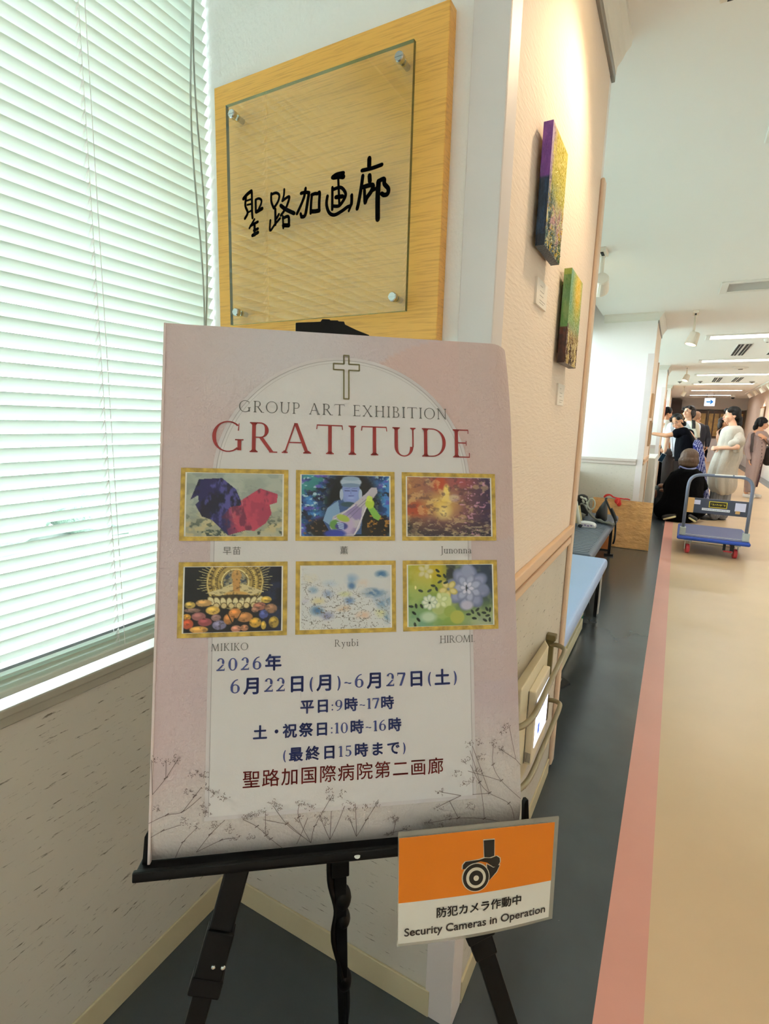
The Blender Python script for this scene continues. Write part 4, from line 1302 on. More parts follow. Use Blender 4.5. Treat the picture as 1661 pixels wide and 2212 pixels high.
lg = bar('leg', PP(330, 594, off), PP(378, 744, off), .030, .028)
bar('collar', PP(357, 680, off + .001), PP(371.5, 722, off + .001), .0345, .0345, .021, parent=lg)
k = MB()
k.tube([PP(383, 690, off), PP(390, 713, off)], .0045, n=8)
k.build('clamp_lever', m_easel, lg)
bar('lower_leg', PP(370, 718, off), fR + Vector((0, 0, .004)), .0225, .0225, .013, parent=lg)
bar('upper_post', PP(193, -10, -.020), PP(193, 330, -.020), .03, .03, .012)
bar('brace', PP(188, 250, -.020), PP(130, 466, off), .028, .0262, .012)
bar('brace', PP(198, 160, -.020), PP(330, 594, off), .028, .030, .012)
hub = PP(197, 300, -.034)
foot = Vector((-.505, .800, .004))
dirb = foot - hub
at = lambda s: hub + dirb * s
lg = bar('rear_leg', hub, at(.50), .030, .030, .016)
bar('collar', at(.30), at(.405), .037, .037, .021, parent=lg)
bar('lower_leg', at(.46), at(1.0), .021, .021, .013, parent=lg)
for s, r in ((.56, .015), (.615, .013), (.80, .0155)):
    k = MB()
    k.ell(at(s) + PU * .004, (r, r, r * 1.7), nu=12, nv=8)
    k.build('joint_knob', m_easel, lg, smooth=True)
sp_ = MB()
pts = [at(.40) + PU * (-.012), at(.50) + PU * (-.016), at(.58) + PU * -.006, at(.66) + PU * (-.013), at(.78) + PU * .004, at(.9) + PU * .008, at(.985) + PU * .002]
sp_.tube(smooth_path(pts, 5), .0075, n=8, squash=(1.6, .5))
sp_.build('strap', m_easel, lg, smooth=True)
s = MB()
s.ell(PP(219, 593.5, .0204), (.0035, .0035, .0011), nu=8, nv=5)
s.build('paint_chip', m_white, es)

# ------------------------------------------------------------------ laminated security notice on the tray
SC = [Vector(p) for p in ((-.2173, .4498, .9039), (-.0755, .5618, .9036), (-.0723, .5622, .7775), (-.2145, .4512, .7677))]   # TL TR BR BL
def S_(u, v, off=0.0):
    """u, v in 0..1 over the printed sheet"""
    p = SC[0] * (1 - u) * (1 - v) + SC[1] * u * (1 - v) + SC[2] * u * v + SC[3] * (1 - u) * v
    n_ = (SC[3] - SC[0]).cross(SC[1] - SC[0]).normalized()
    return p + n_ * (off + .004 * math.sin(PI * u) * v)
sn = thing('security_notice', 'laminated orange and white security camera notice hanging from the easel tray', 'notice', S_(.5, 1))
def sheet(name, u0, u1, v0, v1, off, m, n=12):
    mb = MB()
    mb.grid(lambda u, v: S_(u, v, off), np.linspace(u0, u1, n), np.linspace(v0, v1, n))
    return mb.build(name, m, sn)
lam = MB()
lam.grid(lambda u, v: S_(u, v, .0000), np.linspace(-.004, 1.03, 12), np.linspace(-.045, 1.035, 12))
lam.grid(lambda u, v: S_(u, v, -.0012), np.linspace(-.004, 1.03, 12), np.linspace(-.045, 1.035, 12))
m_lam = bpy.data.materials.new('laminate_film')
m_lam.use_nodes = True
bn = m_lam.node_tree.nodes['Principled BSDF']
bn.inputs['Base Color'].default_value = (*rgb('#c8c2b4'), 1)
bn.inputs['Roughness'].default_value = .3
bn.inputs['Alpha'].default_value = .38
lam.build('laminate', m_lam, sn)
sheet('paper', 0, 1, 0, 1, .0006, mat('notice_paper', '#e4e2da', rough=.5))
sheet('orange_panel', 0, 1, 0, .605, .0010, mat('notice_orange', '#d9760f', rough=.45))
asp = (SC[1] - SC[0]).length / (SC[3] - SC[0]).length
def SS(u, v, off=0):
    return S_(u, v, off)
# camera pictogram, traced as outlines (sheet coordinates)
fx = lambda x, y: None
m_pic = mat('picto_black', '#0a0a0a', rough=.5)
m_picw = mat('picto_white', '#d9d2bf', rough=.5)
def px2uv(x, y):
    """crop coordinates of the photograph -> sheet coordinates by inverse bilinear"""
    c = [(95, 565), (1562, 413), (1505, 1310), (85, 1565)]
    u, v = .5, .5
    for _ in range(12):
        X = c[0][0] * (1 - u) * (1 - v) + c[1][0] * u * (1 - v) + c[2][0] * u * v + c[3][0] * (1 - u) * v
        Y = c[0][1] * (1 - u) * (1 - v) + c[1][1] * u * (1 - v) + c[2][1] * u * v + c[3][1] * (1 - u) * v
        u -= (X - x) / 1440
        v -= (Y - y + .1 * (X - x)) / 1000
    return u, v
def shape(mb, pts, off):
    mb.add([S_(*px2uv(x, y), off) for x, y in pts], [tuple(range(len(pts)))])
def disc(mb, cx, cyy, rx, ry, off, n=32):
    shape(mb, [(cx + rx * math.cos(2 * PI * k / n), cyy + ry * math.sin(2 * PI * k / n) - .10 * rx * math.cos(2 * PI * k / n)) for k in range(n)], off)
def grow(pts, d):
    cx = sum(p[0] for p in pts) / len(pts); cyy = sum(p[1] for p in pts) / len(pts)
    return [(x + d * (x - cx) / math.hypot(x - cx, y - cyy), y + d * (y - cyy) / math.hypot(x - cx, y - cyy)) for x, y in pts]
post = [(872, 578), (972, 570), (970, 715), (925, 730), (876, 728)]
arm = [(700, 770), (830, 752), (880, 735), (940, 735), (990, 716), (1022, 735), (1024, 770), (1000, 812), (960, 815), (900, 775), (840, 765), (760, 790), (700, 835), (672, 838), (675, 800)]
body = [(900, 790), (960, 822), (1010, 800), (1022, 800), (990, 860), (920, 938), (905, 900)]
w = MB(); bk = MB()
for s_ in (post, arm, body):
    shape(w, grow(s_, 9), .0013)
disc(w, 795, 910, 132, 132, .0013)
for s_ in (post, arm, body):
    shape(bk, s_, .0016)
disc(bk, 795, 910, 122, 124, .0018)
disc(w, 795, 910, 92, 94, .0021); disc(bk, 795, 910, 66, 68, .0024); disc(w, 795, 910, 25, 25, .0027)
disc(w, 795, 910, 129, 131, .00165)
w.build('pictogram_outline', m_picw, sn)
bk.build('pictogram', m_pic, sn)
def sans(name, text, u0, u1, v0, v1, m, bold, slant=0):
    """sans text stretched between sheet coordinates (u0 at v0) and (u1 at v1); v is the baseline"""
    cu = bpy.data.curves.new('sans', 'FONT')
    cu.body = text
    cu.resolution_u = 4
    o = bpy.data.objects.new('sans', cu)
    COL.objects.link(o)
    bpy.context.view_layer.update()
    me = bpy.data.meshes.new_from_object(o.evaluated_get(bpy.context.evaluated_depsgraph_get()))
    V = [(v.co.x, v.co.y) for v in me.vertices]
    F = [tuple(p.vertices) for p in me.polygons]
    n = len(V)
    sh = [(0, 0), (bold, 0), (-bold, 0), (0, bold), (0, -bold)]
    F = [tuple(i + n * k for i in f) for k in range(len(sh)) for f in F]
    V = [(x + a, y + b) for a, b in sh for x, y in V]
    bpy.data.objects.remove(o); bpy.data.meshes.remove(me)
    x0, x1 = min(v[0] for v in V), max(v[0] for v in V)
    return V, F, x0, x1
def put_sans(name, text, u0, u1, vb, hgt, m, bold):
    V, F, x0, x1 = sans(name, text, 0, 0, 0, 0, m, bold)
    mb = MB()
    mb.add([S_(u0 + (x - x0) / (x1 - x0) * (u1 - u0), vb - y * hgt, .0013) for x, y in V], F)
    return mb.build(name, m, sn)
a_, b_ = px2uv(430, 1310), px2uv(1225, 1190)
put_sans('japanese_lettering', '防犯カメラ作動中', a_[0], b_[0], .775, .105, m_pic, .022)
a_, b_ = px2uv(140, 1480), px2uv(1465, 1265)
put_sans('english_lettering', 'Security Cameras in Operation', a_[0], b_[0], .928, .108, mat('notice_ink', '#3a3430', rough=.5), .020)
# ------------------------------------------------------------------ canvases and cards on the corridor face of the first pillar
def at(x, y, ax, val):
    """point of the photograph -> the place where that sight line meets the plane axis = val"""
    d = MW.transposed() @ Vector(((x - 830.5) / FPX, (y - 1106) / FPX, 1))
    return CAM + d * ((val - CAM[ax]) / d[ax])

m_paint = mat('oil_paint', '#ffffff', rough=0.38, attr=True, bump=((300, 120, 90), .8, .004))
def canvas(y0, y1, z0, z1, x0, x1, fn_front, fn_side, label):
    t = thing('canvas_painting', label, 'painting', (XC, (y0 + y1) / 2, z0), 'small thick canvases on the corridor face')
    b = MB()
    b.box((XC, y0 + .035, z0 + .03), (x0, y1 - .03, z1 - .03))
    b.build('stretcher', mat('shaded_stretcher_wood', '#54452f', rough=.7), t)  # wood darkened to paint in the shadow gap behind the canvas
    n, m_ = 60, 90
    f = MB()
    r = np.random.default_rng(5)
    hgt = r.normal(0, .0007, (m_, n))
    us_, vv = np.linspace(0, 1, n), np.linspace(0, 1, m_)
    idx = {}
    def fr(u, v):
        i, j = int(round(u * (n - 1))), int(round(v * (m_ - 1)))
        e = 0 if i in (0, n - 1) or j in (0, m_ - 1) else hgt[j, i]
        return (x1 + e * (.4 + 1.4 * v), y0 + u * (y1 - y0), z1 - v * (z1 - z0))
    f.grid(fr, us_, vv)
    f.build('painted_face', m_paint, t, smooth=False, paint=fn_front(n, m_).lin())
    s = MB()
    k = 8
    s.grid(lambda u, v: (x0 + u * (x1 - x0), y0, z1 - v * (z1 - z0)), np.linspace(0, 1, k), vv)
    s.grid(lambda u, v: (x1 - u * (x1 - x0), y1, z1 - v * (z1 - z0)), np.linspace(0, 1, k), vv)
    c1 = fn_side(k, m_).lin()
    nb = k * 10
    s.grid(lambda u, v: (x0 + u * (x1 - x0), y0 + v * (y1 - y0), z0), np.linspace(0, 1, k), np.linspace(0, 1, 10))
    s.grid(lambda u, v: (x1 - u * (x1 - x0), y0 + v * (y1 - y0), z1), np.linspace(0, 1, k), np.linspace(0, 1, 10))
    rows = c1.reshape(m_, k, 3)
    bot = np.repeat(rows[-1:, :, :], 10, 0).reshape(-1, 3) * 1.3 + .01
    top = np.repeat(rows[:1, :, :], 10, 0).reshape(-1, 3)
    s.build('painted_edge', m_paint, t, paint=np.concatenate([c1, c1, bot, top]))
    return t
def cv1(nu, nv):
    p = Paint(nu, nv, base='#eed95a')
    p.put(p.V * 1.6 - .35, '#d5dc8e').put(np.clip((p.V - .5) * 5, 0, 1), '#dcb2b4').put(np.clip((.32 - p.U) * 4, 0, 1) * p.noise(6, 81, .38, .52), '#c9a6c0').put(np.clip((.16 - p.U) * 9, 0, 1), '#cfb0d0')
    p.put(np.clip((p.V - .45 - .2 * (p.U - .3)) * 4, 0, 1) * np.clip((.7 - p.U) * 3, 0, 1) * p.noise(9, 82, .4, .5), '#5f7f78').put((p.U > .7) * np.clip((p.V - .5) * 6, 0, 1) * np.clip((.75 - p.V) * 8, 0, 1) * .7, '#a56a9c')
    p.put(np.clip((p.V - .72) * 4, 0, 1) * p.noise(10, 83, .42, .5), '#4b6f66').put(np.clip((p.V - .3) * 2, 0, 1) * np.clip((.55 - p.U) * 2.4, 0, 1) * p.noise(14, 84, .5, .55), '#1d3a38')
    p.put(np.clip((p.V - .85) * 8, 0, 1) * .7, '#1f3a3a').put(np.clip((p.V - .3) * 3, 0, 1) * p.noise(18, 85, .6, .63), '#d9d4a4').put((p.U > .8) * np.clip((p.V - .7) * 6, 0, 1) * .8, '#4c6b34')
    p.put(np.clip((p.V - .35) * 3, 0, 1) * p.noise(24, 86, .66, .68), '#d8b430')
    return p
def cs1(nu, nv):
    p = Paint(nu, nv, base='#6d3a92')
    p.put(p.noise(3, 87, .4, .6, fy=10) * .6, '#8f58ac').put(np.clip((p.V - .425) * 40, 0, 1), '#0e2740').put((p.V > .45) * p.noise(3, 88, .45, .6, fy=12) * .7, '#1c4163').put((p.V > .9) * .6, '#0a1a26')
    return p
def cv2(nu, nv):
    p = Paint(nu, nv, base='#7fb08a')
    p.put(np.clip(1.35 - np.hypot((p.U - .65) / .42, (p.V - .16) / .36), 0, 1), '#f0cb3c').put(np.clip((p.V - .35) * 5, 0, 1) * np.clip((.62 - p.V) * 8, 0, 1) * p.noise(4, 91, .4, .55), '#a4bf6c').put(np.clip((p.V - .52) * 6, 0, 1), '#cdb274')
    p.put(np.clip((p.V - .6) * 4, 0, 1) * p.noise(8, 92, .46, .54), '#5b3a22').put(np.clip((p.V - .75) * 5, 0, 1) * p.noise(10, 93, .5, .56), '#2c1812').put((p.V > .62) * p.noise(14, 94, .6, .64), '#e6d69a').put((p.U < .1) * (p.V > .58) * .8, '#553026')
    return p
def cs2(nu, nv):
    p = Paint(nu, nv, base='#5d8f4c')
    p.put(p.noise(2, 95, .4, .6, fy=8), '#7f9f62').put(np.clip((p.V - .12) * 6, 0, 1) * np.clip((.4 - p.V) * 6, 0, 1) * .5, '#6f9584').put((p.V < .06) * .6, '#b7c24a').put((p.V > .615), '#4a2114').put((p.V > .64) * p.noise(3, 96, .45, .6, fy=14) * .8, '#260f0b')
    return p
canvas(1.152, 1.305, 1.708, 1.936, -.297, -.278, cv1, cs1, 'upper thick canvas, violet and navy edge, yellow painted face')
canvas(1.459, 1.628, 1.509, 1.740, -.297, -.278, cv2, cs2, 'lower thick canvas, green and brown edge, yellow and green face')
def card(y0, y1, z0, z1, label, seed):
    t = thing('caption_card', label, 'caption card', (XC, (y0 + y1) / 2, z0), 'caption cards under the canvases')
    b = MB()
    b.box((XC + .0016, y0, z0), (XC + .0065, y1, z1))
    b.build('card', mat('card_white', '#f2ebe2', rough=.6), t)
    r = random.Random(seed)
    w = MB()
    for k, (f, ln) in enumerate(((.22, .18), (.42, .34), (.58, .30), (.76, .55), (.86, .4))):
        z = z1 - f * (z1 - z0)
        y = y0 + (y1 - y0) * .3
        while y < y0 + (y1 - y0) * (.3 + ln):
            l = r.uniform(.003, .007)
            w.box((XC + .0066, y, z - .0006), (XC + .0068, y + l, z + .0006))
            y += l + .0022
    w.build('lettering', mat('card_ink', '#a39a92', rough=.6), t)
card(1.213, 1.312, 1.609, 1.664, 'white caption card under the yellow and violet canvas', 1)
card(1.527, 1.619, 1.403, 1.461, 'white caption card under the green and brown canvas', 2)

# ------------------------------------------------------------------ wall terminal with its guard bars
m_ivory = mat('ivory_plastic', '#d8cfb4', rough=.5)
m_olive = mat('shaded_olive_steel', '#6d6443', rough=.45, metal=.3)  # dark olive colour paints in the shade on the brackets
m_tubem = mat('bronze_tube', '#8c8268', rough=.35, metal=.55)
t = thing('wall_terminal', 'ivory wall box with a lit screen, on the pillar beside the poster', 'wall terminal', (XC, 1.42, .45))
b = MB()
b.loft([[(XC, 1.25, .40), (XC, 1.685, .40), (XC, 1.685, .655), (XC, 1.25, .668)], [(-.268, 1.215, .40), (-.268, 1.53, .40), (-.268, 1.53, .702), (-.268, 1.215, .706)]])
b.build('back_box', m_ivory, t, bevel=.006, seg=3)
b = MB()
b.box((-.268, 1.302, .451), (-.2485, 1.475, .663))
b.build('front_box', mat('ivory_front', '#dcd2ba', rough=.45), t, bevel=.003)
s = MB()
s.box((-.2486, 1.322, .492), (-.2472, 1.468, .632))
scr = s.build('screen', mat('lit_screen', '#e6ecff', rough=.3, emit='#dfe6ff', estr=1.7), t)
s = MB()
for (y0, y1, z0, z1) in ((1.352, 1.372, .515, .545), (1.36, 1.366, .556, .562), (1.40, 1.406, .572, .58)):
    s.box((-.2471, y0, z0), (-.2468, y1, z1))
s.build('screen_picture', mat('screen_blue', '#4a6fd0', emit='#3f66cc', estr=.7), t)
s = MB()
for k in range(5):
    s.box((-.268 + .003 + k * .003, 1.3012, .458), (-.268 + .0045 + k * .003, 1.3018, .486))
s.build('vent_print', m_ink_grey, t)
s = MB()
s.box((-.2697, 1.300, .452), (-.2672, 1.3019, .66))
s.build('seam', m_slot, t)
t = thing('guard_rail', 'bronze tube guard bars around the ivory wall box', 'guard rail', (XC, 1.45, .40))
b = MB()
b.box((XC, 1.70, .50), (-.283, 1.716, .652))
b.box((XC, 1.692, .648), (-.277, 1.722, .668))
b.build('bracket', m_olive, t, bevel=.003)
b = MB()
b.box((XC, 1.70, .36), (-.283, 1.716, .45))
b.build('bracket', m_olive, t, bevel=.003)
for z0, pts in ((1, [(-.296, 1.708, .63), (-.272, 1.70, .636), (-.25, 1.685, .637), (-.241, 1.655, .637), (-.24, 1.56, .634), (-.24, 1.43, .631), (-.24, 1.31, .626), (-.242, 1.25, .624), (-.252, 1.205, .622), (-.27, 1.18, .621), (-.308, 1.172, .62)]),
                (2, [(-.296, 1.708, .43), (-.272, 1.70, .44), (-.25, 1.69, .443), (-.241, 1.665, .443), (-.24, 1.56, .441), (-.24, 1.43, .440), (-.24, 1.31, .440), (-.243, 1.255, .440), (-.254, 1.21, .440), (-.275, 1.18, .44), (-.308, 1.172, .44)])):
    q = MB()
    q.tube(smooth_path(pts, 5), .0075, n=14)
    q.build('guard_bar', m_tubem, t, smooth=True)

# ------------------------------------------------------------------ benches
def bench(x0, x1, y0, y1, z, m_top, label, ribs=False, feet=True):
    t = thing('bench', label, 'bench', ((x0 + x1) / 2, (y0 + y1) / 2, 0), 'padded benches under the window')
    b = MB()
    b.box((x0, y0, z - .075), (x1, y1, z))
    b.build('seat_pad', m_top, t, bevel=.028, seg=5, smooth=False)
    f = MB()
    f.box((x0 + .04, y0 + .03, z - .10), (x1 - .03, y1 - .03, z - .07))
    f.build('frame', m_black, t)
    return t
m_blue = mat('pale_blue_vinyl', '#a3bdec', rough=.34, spec=.55, mottle=(3, .02))
m_navy = mat('slate_vinyl', '#4d586b', rough=.42)
t = bench(-.93, -.335, 2.10, 3.93, .425, m_blue, 'pale blue padded bench just past the pillar corner')
for y in (2.3, 3.885):
    for x in (-.375, -.88):
        l = MB()
        l.box((x - .017, y - .02, 0), (x + .006, y + .02, .33))
        lo = l.build('leg', m_black, t)
        if x > -.5:
            l = MB()
            l.box((x + .006, y - .012, .02), (x + .015, y + .02, .33))
            l.build('white_cover', m_white, lo, loc=WL[lo.name])
t = bench(-.98, -.45, 3.97, 5.98, .42, m_navy, 'slate grey ribbed bench farther on, with bags lying on it')
rb = MB()
for k in range(34):
    y = 4.03 + k * .057
    rb.box((-.95, y, .4185), (-.485, y + .040, .4235))
rb.build('ribs', mat('slate_ribs', '#566277', rough=.36, spec=.6), t, bevel=.002)
for y in (4.15, 5.86):
    for x in (-.50, -.92):
        l = MB()
        l.box((x - .014, y - .014, .02), (x + .014, y + .014, .33))
        lo = l.build('leg', m_black, t)
        l = MB()
        l.box((x - .045, y - .02, 0), (x + .045, y + .02, .02))
        l.build('foot_bar', m_black, lo, loc=WL[lo.name])
t = thing('storage_box', 'cream box with a dark slot on the floor under the pale blue bench', 'box', (-.6, 2.95, 0))
b = MB()
b.box((-.80, 2.30, .012), (-.418, 3.55, .085))
b.box((-.80, 2.30, .115), (-.418, 3.55, .165))
b.build('body', mat('cream_box', '#d5cfae', rough=.5), t, bevel=.004)
b = MB()
b.box((-.79, 2.31, .0), (-.430, 3.54, .16))
b.build('inner', m_slot, t)
b = MB()
b.box((-.70, 3.55, .02), (-.42, 3.562, .17))
b.build('end_panel', mat('teal_plastic', '#1f6d5c', rough=.5), t)
b = MB()
b.box((-.4185, 2.86, .11), (-.4165, 2.92, .15))
b.build('sticker', mat('yellow_sticker', '#d2c03a', rough=.5), t)
t = thing('floor_plate', 'small flat black plate on the floor beside the corner guard', 'floor plate', (-.39, 2.73, 0))
b = MB()
b.prism([(-.47, 2.63, 0), (-.40, 2.62, 0), (-.352, 2.735, 0), (-.415, 2.80, 0), (-.47, 2.79, 0)], (0, 0, .012))
b.build('plate', m_blackm, t, bevel=.002)
b = MB()
b.box((-.425, 2.70, .012), (-.40, 2.75, .016))
b.build('catch', m_metal, t)

# things lying on the slate bench
def lump(mb, pts, w):
    mb.tube(smooth_path(pts, 4), w, n=8)
t = thing('tissue_pack', 'white plastic tissue pack lying on the slate bench', 'tissue pack', (-.63, 5.08, .4235))
b = MB()
rings = []
for k in range(9):
    s = k / 8
    x = -.725 + .16 * s
    hh = .05 * (1 - .5 * abs(2 * s - 1) ** 4)
    rings.append([(x, 5.03 + .012 * (s < .05), .4235), (x, 5.13, .4235), (x, 5.13, .4235 + hh * .9), (x, 5.08, .4235 + hh * 1.08), (x, 5.03, .4235 + hh * .86)])
b.loft(rings)
b.build('pack', mat('tissue_plastic', '#e9e6ea', rough=.3), t, smooth=False, bevel=.006)
b = MB()
for k in range(4):
    b.box((-.69 + k * .027, 5.0288, .436 + .004 * (k % 2)), (-.672 + k * .027, 5.0299, .447 + .004 * (k % 2)))
b.build('print', mat('violet_print', '#8a7aa8', rough=.5), t)

t = thing('black_bag', 'black drawstring bag standing upright on the slate bench', 'bag', (-.57, 5.5, .4235))
b = MB()
rings = []
for z, wx, wy, cx in ((.4235, .045, .04, -.572), (.44, .056, .05, -.572), (.50, .052, .05, -.570), (.56, .036, .04, -.560), (.60, .022, .024, -.551), (.625, .010, .012, -.546), (.655, .014, .012, -.545)):
    rings.append([(cx + wx * math.cos(a * PI / 8) * (1 + .08 * math.sin(3 * a)), 5.5 + wy * math.sin(a * PI / 8), z) for a in range(16)])
b.loft(rings)
b.build('sack', mat('black_nylon', '#0a0c12', rough=.35), t, smooth=True)
b = MB()
lump(b, [(-.546, 5.47, .645), (-.51, 5.45, .58), (-.478, 5.44, .52), (-.436, 5.42, .445), (-.424, 5.41, .33), (-.426, 5.41, .26), (-.434, 5.42, .225)], .009)
b.build('strap', m_blackm, t, smooth=True)
b = MB()
lump(b, [(-.487, 5.43, .565), (-.455, 5.425, .51), (-.430, 5.415, .45)], .016)
b.build('strap_pad', m_blackm, t, smooth=True)

t = thing('grey_scarf', 'crumpled grey cloth strip trailing over the edge of the slate bench', 'cloth', (-.56, 5.35, .4235))
b = MB()
path = smooth_path([(-.79, 5.55, .56), (-.745, 5.5, .575), (-.70, 5.45, .53), (-.64, 5.4, .478), (-.57, 5.36, .450), (-.50, 5.33, .444), (-.452, 5.31, .442), (-.428, 5.30, .432)], 5)
n = len(path)
b.loft([[(p.x, p.y - .02 - .035 * i / n, p.z + .004), (p.x, p.y + .02 + .035 * i / n, p.z + .008 * math.sin(i)), (p.x, p.y + .02 + .035 * i / n, p.z - .010), (p.x, p.y - .02 - .035 * i / n, p.z - .012)] for i, p in enumerate(path)])
b.build('cloth', mat('grey_cloth', '#77756f', rough=.9), t, smooth=True)
b = MB()
lump(b, [(-.80, 5.44, .456), (-.755, 5.42, .470), (-.715, 5.42, .456)], [.028] * 9)
b.build('fold', mat('grey_cloth', '#77756f', rough=.9), t, smooth=True)

t = thing('striped_tote', 'black and white tote bag with a white rope handle, on the slate bench', 'bag', (-.80, 5.72, .4235))
b = MB()
rings = []
for z, w, d in ((.4235, .075, .05), (.50, .08, .055), (.57, .072, .05), (.625, .05, .035), (.64, .02, .02)):
    rings.append([(-.80 + w * math.cos(a * PI / 10) + .03 * (z - .42), 5.72 + d * math.sin(a * PI / 10), z) for a in range(20)])
b.loft(rings)
b.build('bag_body', mat('black_canvas', '#15161a', rough=.7), t, smooth=True)
b = MB()
for k, (x, z, r_) in enumerate(((-.79, .612, .024), (-.755, .60, .022), (-.775, .575, .024), (-.74, .56, .02), (-.735, .53, .016))):
    b.ell((x, 5.665, z), (r_, .014, .012), M=Matrix.Rotation(.5 + .3 * k, 3, 'Y'), nu=10, nv=6)
b.build('pattern_patch', mat('bag_white', '#c9ccc2', rough=.7), t, smooth=True)
b = MB()
cx, cz = -.695, .555
b.tube([(cx + .034 * math.cos(a * PI / 12) , 5.665, cz + .056 * math.sin(a * PI / 12)) for a in range(25)], .0075, n=8, cap=False)
b.build('handle', mat('rope_white', '#cdd3c4', rough=.8), t, smooth=True)

t = thing('paper_roll', 'white rolled paper tubes leaning at the near end of the slate bench', 'paper roll', (-.72, 5.02, .4235))
b = MB()
b.tube([(-.693, 4.98, .4445), (-.76, 5.08, .648)], .016, n=14)
b.build('roll', mat('roll_white', '#dcd8cc', rough=.6), t, smooth=True)
b = MB()
b.tube([(-.684, 4.968, .4435), (-.6932, 4.9805, .445)], .0165, n=14)
b.build('end_cap', m_blackm, t)
t = thing('yellow_folder', 'pale yellow paper folder standing beside the paper tubes', 'folder', (-.70, 5.2, .4235))
b = MB()
b.box((-.80, 5.20, .4235), (-.70, 5.215, .60), M=Matrix.Translation((-.70, 5.2, .4235)) @ Matrix.Rotation(-.22, 4, 'Y') @ Matrix.Translation((.70, -5.2, -.4235)))
b.build('cover', mat('pale_yellow_paper', '#dfd0a0', rough=.6), t)
b = MB()
b.box((-.762, 5.1985, .52), (-.735, 5.1999, .575), M=Matrix.Translation((-.70, 5.2, .4235)) @ Matrix.Rotation(-.22, 4, 'Y') @ Matrix.Translation((.70, -5.2, -.4235)))
b.build('print', mat('gold_print', '#b98f2a', rough=.6), t)

# kraft parcel and cloths
m_kraft = mat('kraft_paper', '#d3a066', rough=.6, mottle=(9, .16), bump=((14, 14, 22), 1.0, .02))
t = thing('kraft_parcel', 'large flat kraft paper parcel leaning against the second pillar', 'parcel', (-.45, 6.36, 0))
b = MB()
n = 18
def kp(u, v, y_):
    return (-.762 + .615 * u - .004 * v, y_ + .045 * v + .004 * math.sin(9 * u + 5 * v), .004 + .535 * v - .012 * u * v)
b.grid(lambda u, v: kp(u, v, 6.325), np.linspace(0, 1, n), np.linspace(0, 1, n))
b.grid(lambda u, v: kp(1 - u, v, 6.36), np.linspace(0, 1, n), np.linspace(0, 1, n))
b.loft([[kp(u, 0, 6.325), kp(u, 0, 6.36)] for u in np.linspace(0, 1, n)], cap=False)
b.loft([[kp(u, 1, 6.36), kp(u, 1, 6.325)] for u in np.linspace(0, 1, n)], cap=False)
b.loft([[kp(0, v, 6.36), kp(0, v, 6.325)] for v in np.linspace(0, 1, n)], cap=False)
b.loft([[kp(1, v, 6.325), kp(1, v, 6.36)] for v in np.linspace(0, 1, n)], cap=False)
b.build('wrapping', m_kraft, t, smooth=False)
b = MB()
b.box((-.757, 6.328, 0), (-.150, 6.358, .005))
b.build('bottom_edge', m_blackm, t)
t = thing('orange_box', 'orange paper box on the floor behind the leg of the slate bench', 'box', (-.575, 6.14, 0))
b = MB()
b.box((-.64, 6.10, .012), (-.535, 6.16, .16))
b.build('box_body', mat('orange_card', '#cf7d4b', rough=.6), t, bevel=.003)
b = MB()
b.box((-.645, 6.095, 0), (-.530, 6.165, .012))
b.build('base', m_blackm, t)
t = thing('red_cloth', 'crumpled red cloth hanging over the top of the kraft parcel', 'cloth', (-.53, 6.37, .53))
b = MB()
b.tube(smooth_path([(-.655, 6.355, .548), (-.63, 6.36, .575), (-.59, 6.36, .582), (-.565, 6.36, .566), (-.53, 6.355, .556), (-.46, 6.35, .552), (-.41, 6.35, .553), (-.38, 6.35, .545)], 5), [.008, .01, .012, .013, .014, .014, .013, .012, .011, .010] + [.009] * 8 + [.008] * 18, n=8)
b.ell((-.505, 6.322, .525), (.036, .018, .035), nu=12, nv=8)
b.ell((-.488, 6.318, .498), (.026, .014, .032), nu=12, nv=8)
remeshed('cloth', b, mat('red_cloth', '#cc2a26', rough=.7), t, voxel=.005, smooth=2)
b = MB()
b.ell((-.50, 6.303, .52), (.010, .006, .030), M=Matrix.Rotation(.3, 3, 'Y'), nu=8, nv=6)
b.build('fold', mat('red_cloth_fold', '#e04a40', rough=.6), t, smooth=True)

# ------------------------------------------------------------------ platform trolley
tp = Vector((.452, 6.88, 0))
t = thing('platform_trolley', 'blue platform trolley with a grey tube handle, in the corridor', 'trolley', tp)
TM = Matrix.Translation(tp) @ Matrix.Rotation(math.radians(-0.8), 4, 'Z')
def TB(name, lo, hi, m, parent=t, bevel=.003, seg=2):
    mb = MB()
    mb.box(lo, hi, TM)
    return mb.build(name, m, parent, bevel=bevel, seg=seg, loc=None if parent is t else WL[parent.name])
m_tblue = mat('trolley_blue', '#1f49b0', rough=.4)
m_deck = mat('trolley_deck', '#3a4478', rough=.5, mottle=(40, .08))
m_tgrey = mat('trolley_grey', '#687082', rough=.4)
m_zinc = mat('zinc', '#b9c4c4', rough=.4, metal=.3)
TB('bumper', (-.335, -.45, .155), (.335, .41, .195), m_tblue, bevel=.018, seg=4)
TB('deck', (-.315, -.43, .194), (.315, .39, .202), m_deck)
TB('trim_strip', (-.255, -.352, .2025), (.255, -.344, .207), m_white, bevel=.001)
hy = -.372
q = MB()
pts = []
for x, z in ((-.288, .21), (-.288, .72), (-.28, .785), (-.255, .83), (-.21, .855), (-.15, .862), (0, .862), (.15, .862), (.21, .855), (.255, .83), (.28, .785), (.288, .72), (.288, .21)):
    pts.append(TM @ Vector((x, hy, z)))
sp = [pts[0]] + smooth_path(pts[1:-1], 5) + [pts[-1]]
q.tube(sp, .0165, n=12)
hd_ = q.build('handle', m_tgrey, t, smooth=True)
